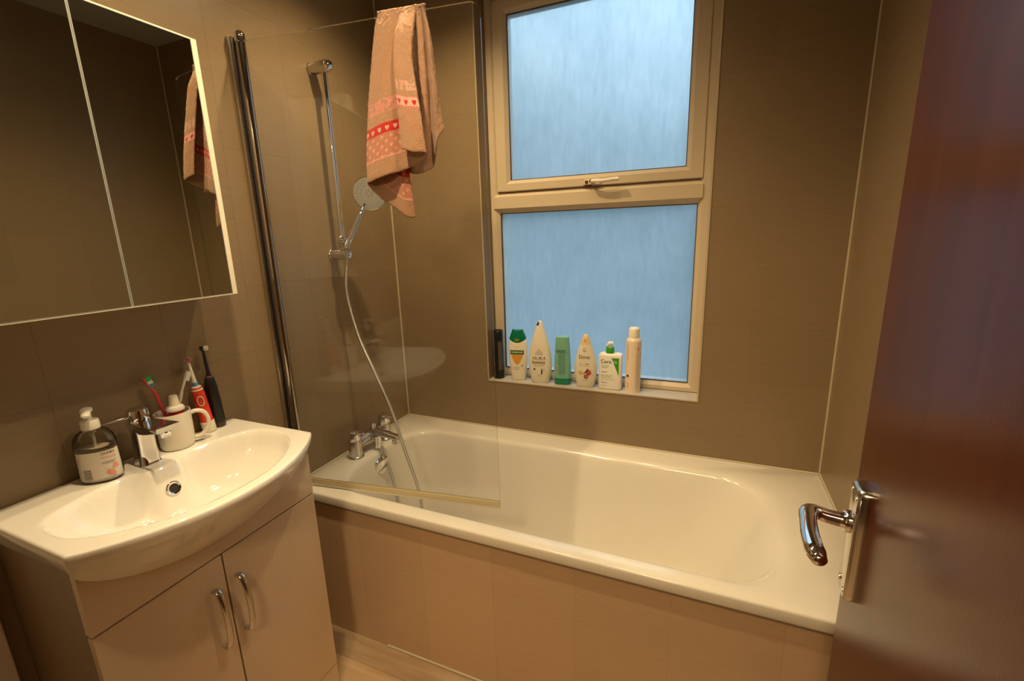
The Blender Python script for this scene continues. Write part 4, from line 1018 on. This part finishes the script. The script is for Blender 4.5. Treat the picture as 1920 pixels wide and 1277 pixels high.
put(dc, 'flip_tab', patch(lambda z: -.0135+(z-.248)*.55, lambda z: -.0015+(z-.248)*.1, .248, .2635, 6, 6), Bq.surf, mat('violet_tab', (.045, .03, .20), .3), off=.0008)
put(c3, 'small_print', lines(-.004, .007, (.148,), .002, rn), B.surf, M_grey, off=.0006)
for zz, w_ in ((.141, .011), (.136, .014), (.131, .016), (.126, .018)): put(c3, 'small_print', lines(-w_, w_+.002, (zz,), .0016, rn, .1), B.surf, M_grey, off=.0006)
vs, fs = [], []
for cx_ in (-.024, -.014, .001, .008, .022):
    v2, f2 = disc(cx_, .112, .0026, .0034); b_ = len(vs); vs += v2; fs += [tuple(i+b_ for i in f) for f in f2]
put(c3, 'symbols', (vs, fs), B.surf, M_dark, off=.0006)
put(c3, 'small_print', lines(-.030, .029, (.106, .104), .0013, rn, .02), B.surf, M_grey, off=.0006)
put(c3, 'small_print', lines(-.032, .030, (.095, .091, .087), .0024, rn, .08), B.surf, mat('brown_print', (.20, .13, .09), .5), off=.0006)
put(c3, 'small_print', lines(-.024, .024, (.080, .077), .0009, rn, .1), B.surf, M_grey, off=.0006)
put(c3, 'symbols', rectp(.007, .0125, .040, .060, 3, 3), B.surf, M_dark, off=.0006)
put(c3, 'symbols', rectp(.0085, .011, .060, .066, 2, 2), B.surf, M_dark, off=.0006)
put(c3, 'symbols', disc(-.021, .062, .004, .0045), B.surf, M_dark, off=.0006)
put(c3, 'small_print', lines(-.005, .006, (.036, .033), .0015, rn), B.surf, M_grey, off=.0006)
put(c3, 'small_print', lines(.016, .023, (.062, .059, .055), .0014, rn), B.surf, M_grey, off=.0006)

# 4 mint green conditioner, standing on its cap
c4 = thing('conditioner_bottle', 'mint green conditioner bottle standing on its darker green cap', 'bottle', (.766, .049, SZ))
M_mint = mat('mint_plastic', (.22, .50, .37), .3); M_teal = mat('teal_cap', (.02, .24, .15), .2)
B = Bot(.766, .049, SZ, smoothprof([(.028, .0345, .0215), (.032, .0355, .022), (.08, .0350, .022), (.14, .0315, .020), (.195, .0275, .0175), (.200, .0262, .0165), (.203, .024, .015)]), 2.8, R(6)); B.body().obj('bottle_body', M_mint, c4, ang=50)
Bc = Bot(.766, .049, SZ, [(0, .033, .020), (.003, .0345, .0212), (.026, .0340, .0210), (.0279, .0335, .0205)], 2.8, R(6)); Bc.body().obj('cap', M_teal, c4, ang=40)
put(c4, 'small_print', lines(-.024, .018, (.148, .143, .138), .0028, rn, .05), B.surf, mat('teal_print', (.03, .16, .11), .5), off=.0006)
put(c4, 'small_print', lines(-.014, .018, [.130-.006*i for i in range(15)], .0022, rn, .15), B.surf, mat('teal_print_soft', (.06, .22, .17), .5), off=.0006)
lbm = put(c4, 'barcode_label', rectp(-.026, -.015, .050, .082, 3, 4), B.surf, mat('pale_label', (.55, .60, .42), .5), off=.0006)
vs, fs = [], []
for i in range(8):
    v2, f2 = rectp(-.0235, -.0175, .053+i*.0033, .0545+i*.0033, 2, 1); b_ = len(vs); vs += v2; fs += [tuple(k_+b_ for k_ in f) for f in f2]
put(lbm, 'barcode', (vs, fs), B.surf, M_dark, off=.0011)

# 5 Dove with fruit
c5 = thing('body_wash_bottle', 'cream body wash bottle with red shea fruit picture, beside the mint bottle', 'bottle', (.865, .044, SZ))
B = dove(.865, .044, .219, .0465, R(4)); B.body().obj('bottle_body', M_cream, c5, ang=60); dc = dove_cap(B, .219, .0465, c5, mat('yellow_cream_cap', (.86, .66, .36), .3))
put(c5, 'lettering', text2d('Dove', .0205), B.surf, mat('brown_lettering', (.10, .055, .03), .5), -.002, .1285, .0008)
put(c5, 'emblem', disc(0, .157, .0065, .008), B.surf, mat('gold_emblem', (.38, .27, .14), .4), off=.0006)
put(c5, 'emblem', disc(.0015, .158, .0040, .0055), B.surf, M_cream, off=.0010)
put(c5, 'lettering', text2d('care', .0075), B.surf, mat('tan_print', (.50, .38, .24), .5), -.016, .101, .0007)
put(c5, 'lettering', text2d('bath', .0085, True), B.surf, M_grey, .010, .1005, .0007)
put(c5, 'small_print', lines(-.022, .020, (.092,), .0014, rn, .02), B.surf, mat('tan_print2', (.50, .38, .24), .5), off=.0006)
M_fruit = mat('fruit_print', (.42, .06, .02), .5)
M_fr2 = mat('fruit_highlight', (.62, .22, .10), .5)
put(c5, 'fruit_picture', disc(.016, .065, .0105, .0120), B.surf, M_fruit, off=.0006); put(c5, 'fruit_picture', disc(.006, .047, .0095, .0092), B.surf, M_fruit, off=.0009)
put(c5, 'fruit_picture', disc(.018, .067, .0045, .0055), B.surf, M_fr2, off=.0013); put(c5, 'fruit_picture', disc(.0075, .047, .0058, .0050), B.surf, M_fr2, off=.0013)
put(c5, 'stem_picture', patch(lambda z: -.006+(z-.058)*.75, lambda z: -.002+(z-.058)*.75, .058, .082, 3, 5), B.surf, mat('stem_print', (.07, .035, .012), .5), off=.0012)
M_fly = mat('yellow_flower_print', (.78, .50, .05), .5)
vs, fs = [], []
for k_ in range(5):
    t = 2*pi*k_/5; v2, f2 = disc(-.017+.0055*cos(t), .063+.0055*sin(t), .0036, .0036); b_ = len(vs); vs += v2; fs += [tuple(i+b_ for i in f) for f in f2]
put(c5, 'flower_picture', (vs, fs), B.surf, M_fly, off=.0007)
put(c5, 'small_print', lines(-.012, .014, (.030,), .0014, rn, .02), B.surf, M_grey, off=.0006)
put(dc, 'cap_emblem', disc(0, .1945, .0065, .0075), lambda u, z, off: B.W(u, -.0150+.00*(z), z), mat('orange_emblem', (.85, .50, .18), .4))

# 6 CeraVe pump bottle
c6 = thing('lotion_pump_bottle', 'white rectangular pump lotion bottle with green triangle and green collar', 'bottle', (.966, .048, SZ))
B = Bot(.966, .048, SZ, [(0, .041, .020), (.002, .0445, .0225), (.006, .0460, .0235), (.136, .0460, .0235), (.141, .0450, .0230), (.1450, .0415, .0215), (.1475, .0340, .0185), (.1480, .020, .014)], 5.0, R(3)); B.body(64).obj('bottle_body', M_plast, c6, ang=60)
M_ggreen = mat('bright_green', (.045, .32, .012), .35)
q = MB(); q.lathe([(.0165, .1480), (.0170, .149), (.0160, .170), (.0150, .1715), (.007, .172)], B.W(-.003, 0, 0), seg=28); col6 = q.obj('pump_collar', M_ggreen, c6)
q = MB(); q.lathe([(.0060, .1715), (.0060, .179)], B.W(-.003, 0, 0), seg=16); q.tube(catmull([B.W(.008, 0, .186), B.W(0, -.001, .187), B.W(-.010, -.003, .183), B.W(-.0135, -.004, .176)], 5), [(.006, .0075)]*6+[(.0075, .0085)]*4+[(.0045, .006)]*5+[(.0035, .0035)], 14)
q.obj('pump_head', M_plast, col6, ang=60)
put(c6, 'green_triangle', patch(lambda z: .034-.028*((z-.062)/.070) if z > .062 else .034, lambda z: .0345, .060, .132, 8, 8), B.surf, M_ggreen, off=.0006)
put(c6, 'lettering', text2d('Cera', .0215), B.surf, M_dark, -.0155, .1165, .0009)
put(c6, 'lettering', text2d('Ve', .0190), B.surf, M_plast, .0180, .1160, .0012)
M_lg = mat('light_green_print', (.30, .50, .16), .5)
put(c6, 'small_print', lines(-.033, -.004, (.100,), .0032, rn, .02), B.surf, M_lg, off=.0006); put(c6, 'small_print', lines(-.033, -.006, (.093,), .0030, rn, .02), B.surf, M_lg, off=.0006)
put(c6, 'small_print', rectp(-.0335, -.0095, .0725, .0748, 3, 1), B.surf, M_grey, off=.0006)
put(c6, 'small_print', lines(-.034, .010, (.060, .054), .0024, rn, .15), B.surf, M_lg, off=.0006)
put(c6, 'small_print', lines(-.034, .026, (.047, .041), .0010, rn, .2), B.surf, M_lg, off=.0006)
put(c6, 'small_print', rectp(-.0335, -.0105, .0290, .0315, 3, 1), B.surf, M_grey, off=.0006)
put(c6, 'small_print', lines(-.034, -.010, (.019, .015), .0010, rn, .2), B.surf, M_lg, off=.0006)

# 7 spray can
c7 = thing('spray_can', 'tall slim cream aerosol can with rounded cap at the right of the bottle row', 'spray can', (1.055, .043, SZ))
M_can = mat('can_cream', (.80, .66, .50), .3)
B = Bot(1.055, .043, SZ, smoothprof([(0, .0265, .0265), (.002, .0290, .0290), (.006, .0292, .0292), (.10, .0292, .0292), (.195, .0292, .0292), (.206, .0282, .0282), (.213, .0245, .0245), (.216, .0215, .0215)], 4), 2.0, 0); B.body().obj('can_body', M_can, c7, ang=50)
q = MB(); q.lathe([(.0206, .2160), (.0208, .2175), (.0204, .248), (.0190, .2535), (.0150, .2565), (.001, .2575)], (1.055, .043, SZ), seg=40); q.obj('cap', M_cream, c7, ang=60)
def vtext(txt, size, du, dz):
    vs, fs = text2d(txt, size); return [(-y+du, x+dz) for x, y in vs], fs
M_pinkp = mat('coral_print', (.72, .22, .16), .5)
put(c7, 'small_print', lines(-.020, -.0165, [.130+.004*i for i in range(16)], .0016, rn, .1), B.surf, M_grey, off=.0006)
put(c7, 'symbols', rectp(-.0215, -.0125, .062, .072, 4, 2), B.surf, mat('brown_symbol', (.12, .04, .03), .5), off=.0006)
put(c7, 'lettering', vtext('care', .012, -.016, .030), B.surf, M_pinkp, off=.0008)
put(c7, 'symbols', disc(.020, .176, .0025, .0070), B.surf, M_pinkp, off=.0006)
put(c7, 'small_print', lines(.013, .026, [.020+.006*i for i in range(24)], .0014, rn, .4), B.surf, mat('tan_small_print', (.42, .30, .20), .5), off=.0006)

# ================================================================== ADDED HALL LAMP (unseen)
hl_ = thing('added_hall_pendant', 'unseen pendant lamp added in the hall for its light through the doorway', 'pendant lamp', (HALL[0], HALL[1], CEIL))
q = MB(); q.tube([(HALL[0], HALL[1], CEIL), (HALL[0], HALL[1], HALL[2]+.13)], .006, 8); q.lathe([(.04, CEIL-.012), (.04, CEIL-.001)], (HALL[0], HALL[1], 0), seg=24); q.obj('pendant_rod', M_chromeb, hl_)
q = MB(); q.lathe([(.16, .10), (.175, .03), (.16, -.02)], HALL, seg=32, cap0=False, cap1=False); q.obj('lamp_shade', mat('linen_shade', (.7, .6, .45), .8), hl_)

# ================================================================== CEILING LIGHTS
def ceiling_light(x, y, label):
    t_ = thing('ceiling_light', label, 'ceiling light', (x, y, CEIL), 'recessed ceiling downlights')
    q = MB(); q.lathe([(.030, -.001), (.030, -.012), (.033, -.014), (.042, -.010), (.044, -.001)], (x, y, CEIL), seg=32, cap0=False, cap1=False); q.obj('bezel', M_chromeb, t_)
    q = MB(); q.lathe([(.0295, -.004), (.0290, -.008)], (x, y, CEIL), seg=24); q.obj('lens', M_bulb, t_)
    return t_
l0 = ceiling_light(*LAMPS[0][:2], 'recessed downlight nearest the towel and shower')
for (x, y, _w), lab in zip(LAMPS[1:], ('recessed downlight nearest the window and right wall', 'recessed downlight nearest the mirror cabinet and washbasin', 'recessed downlight nearest the open wooden door')):
    c_ = l0.copy(); C.objects.link(c_); c_.location = (x, y, CEIL); c_['label'] = lab
    for ch in l0.children:
        d_ = ch.copy(); C.objects.link(d_); d_.parent = c_
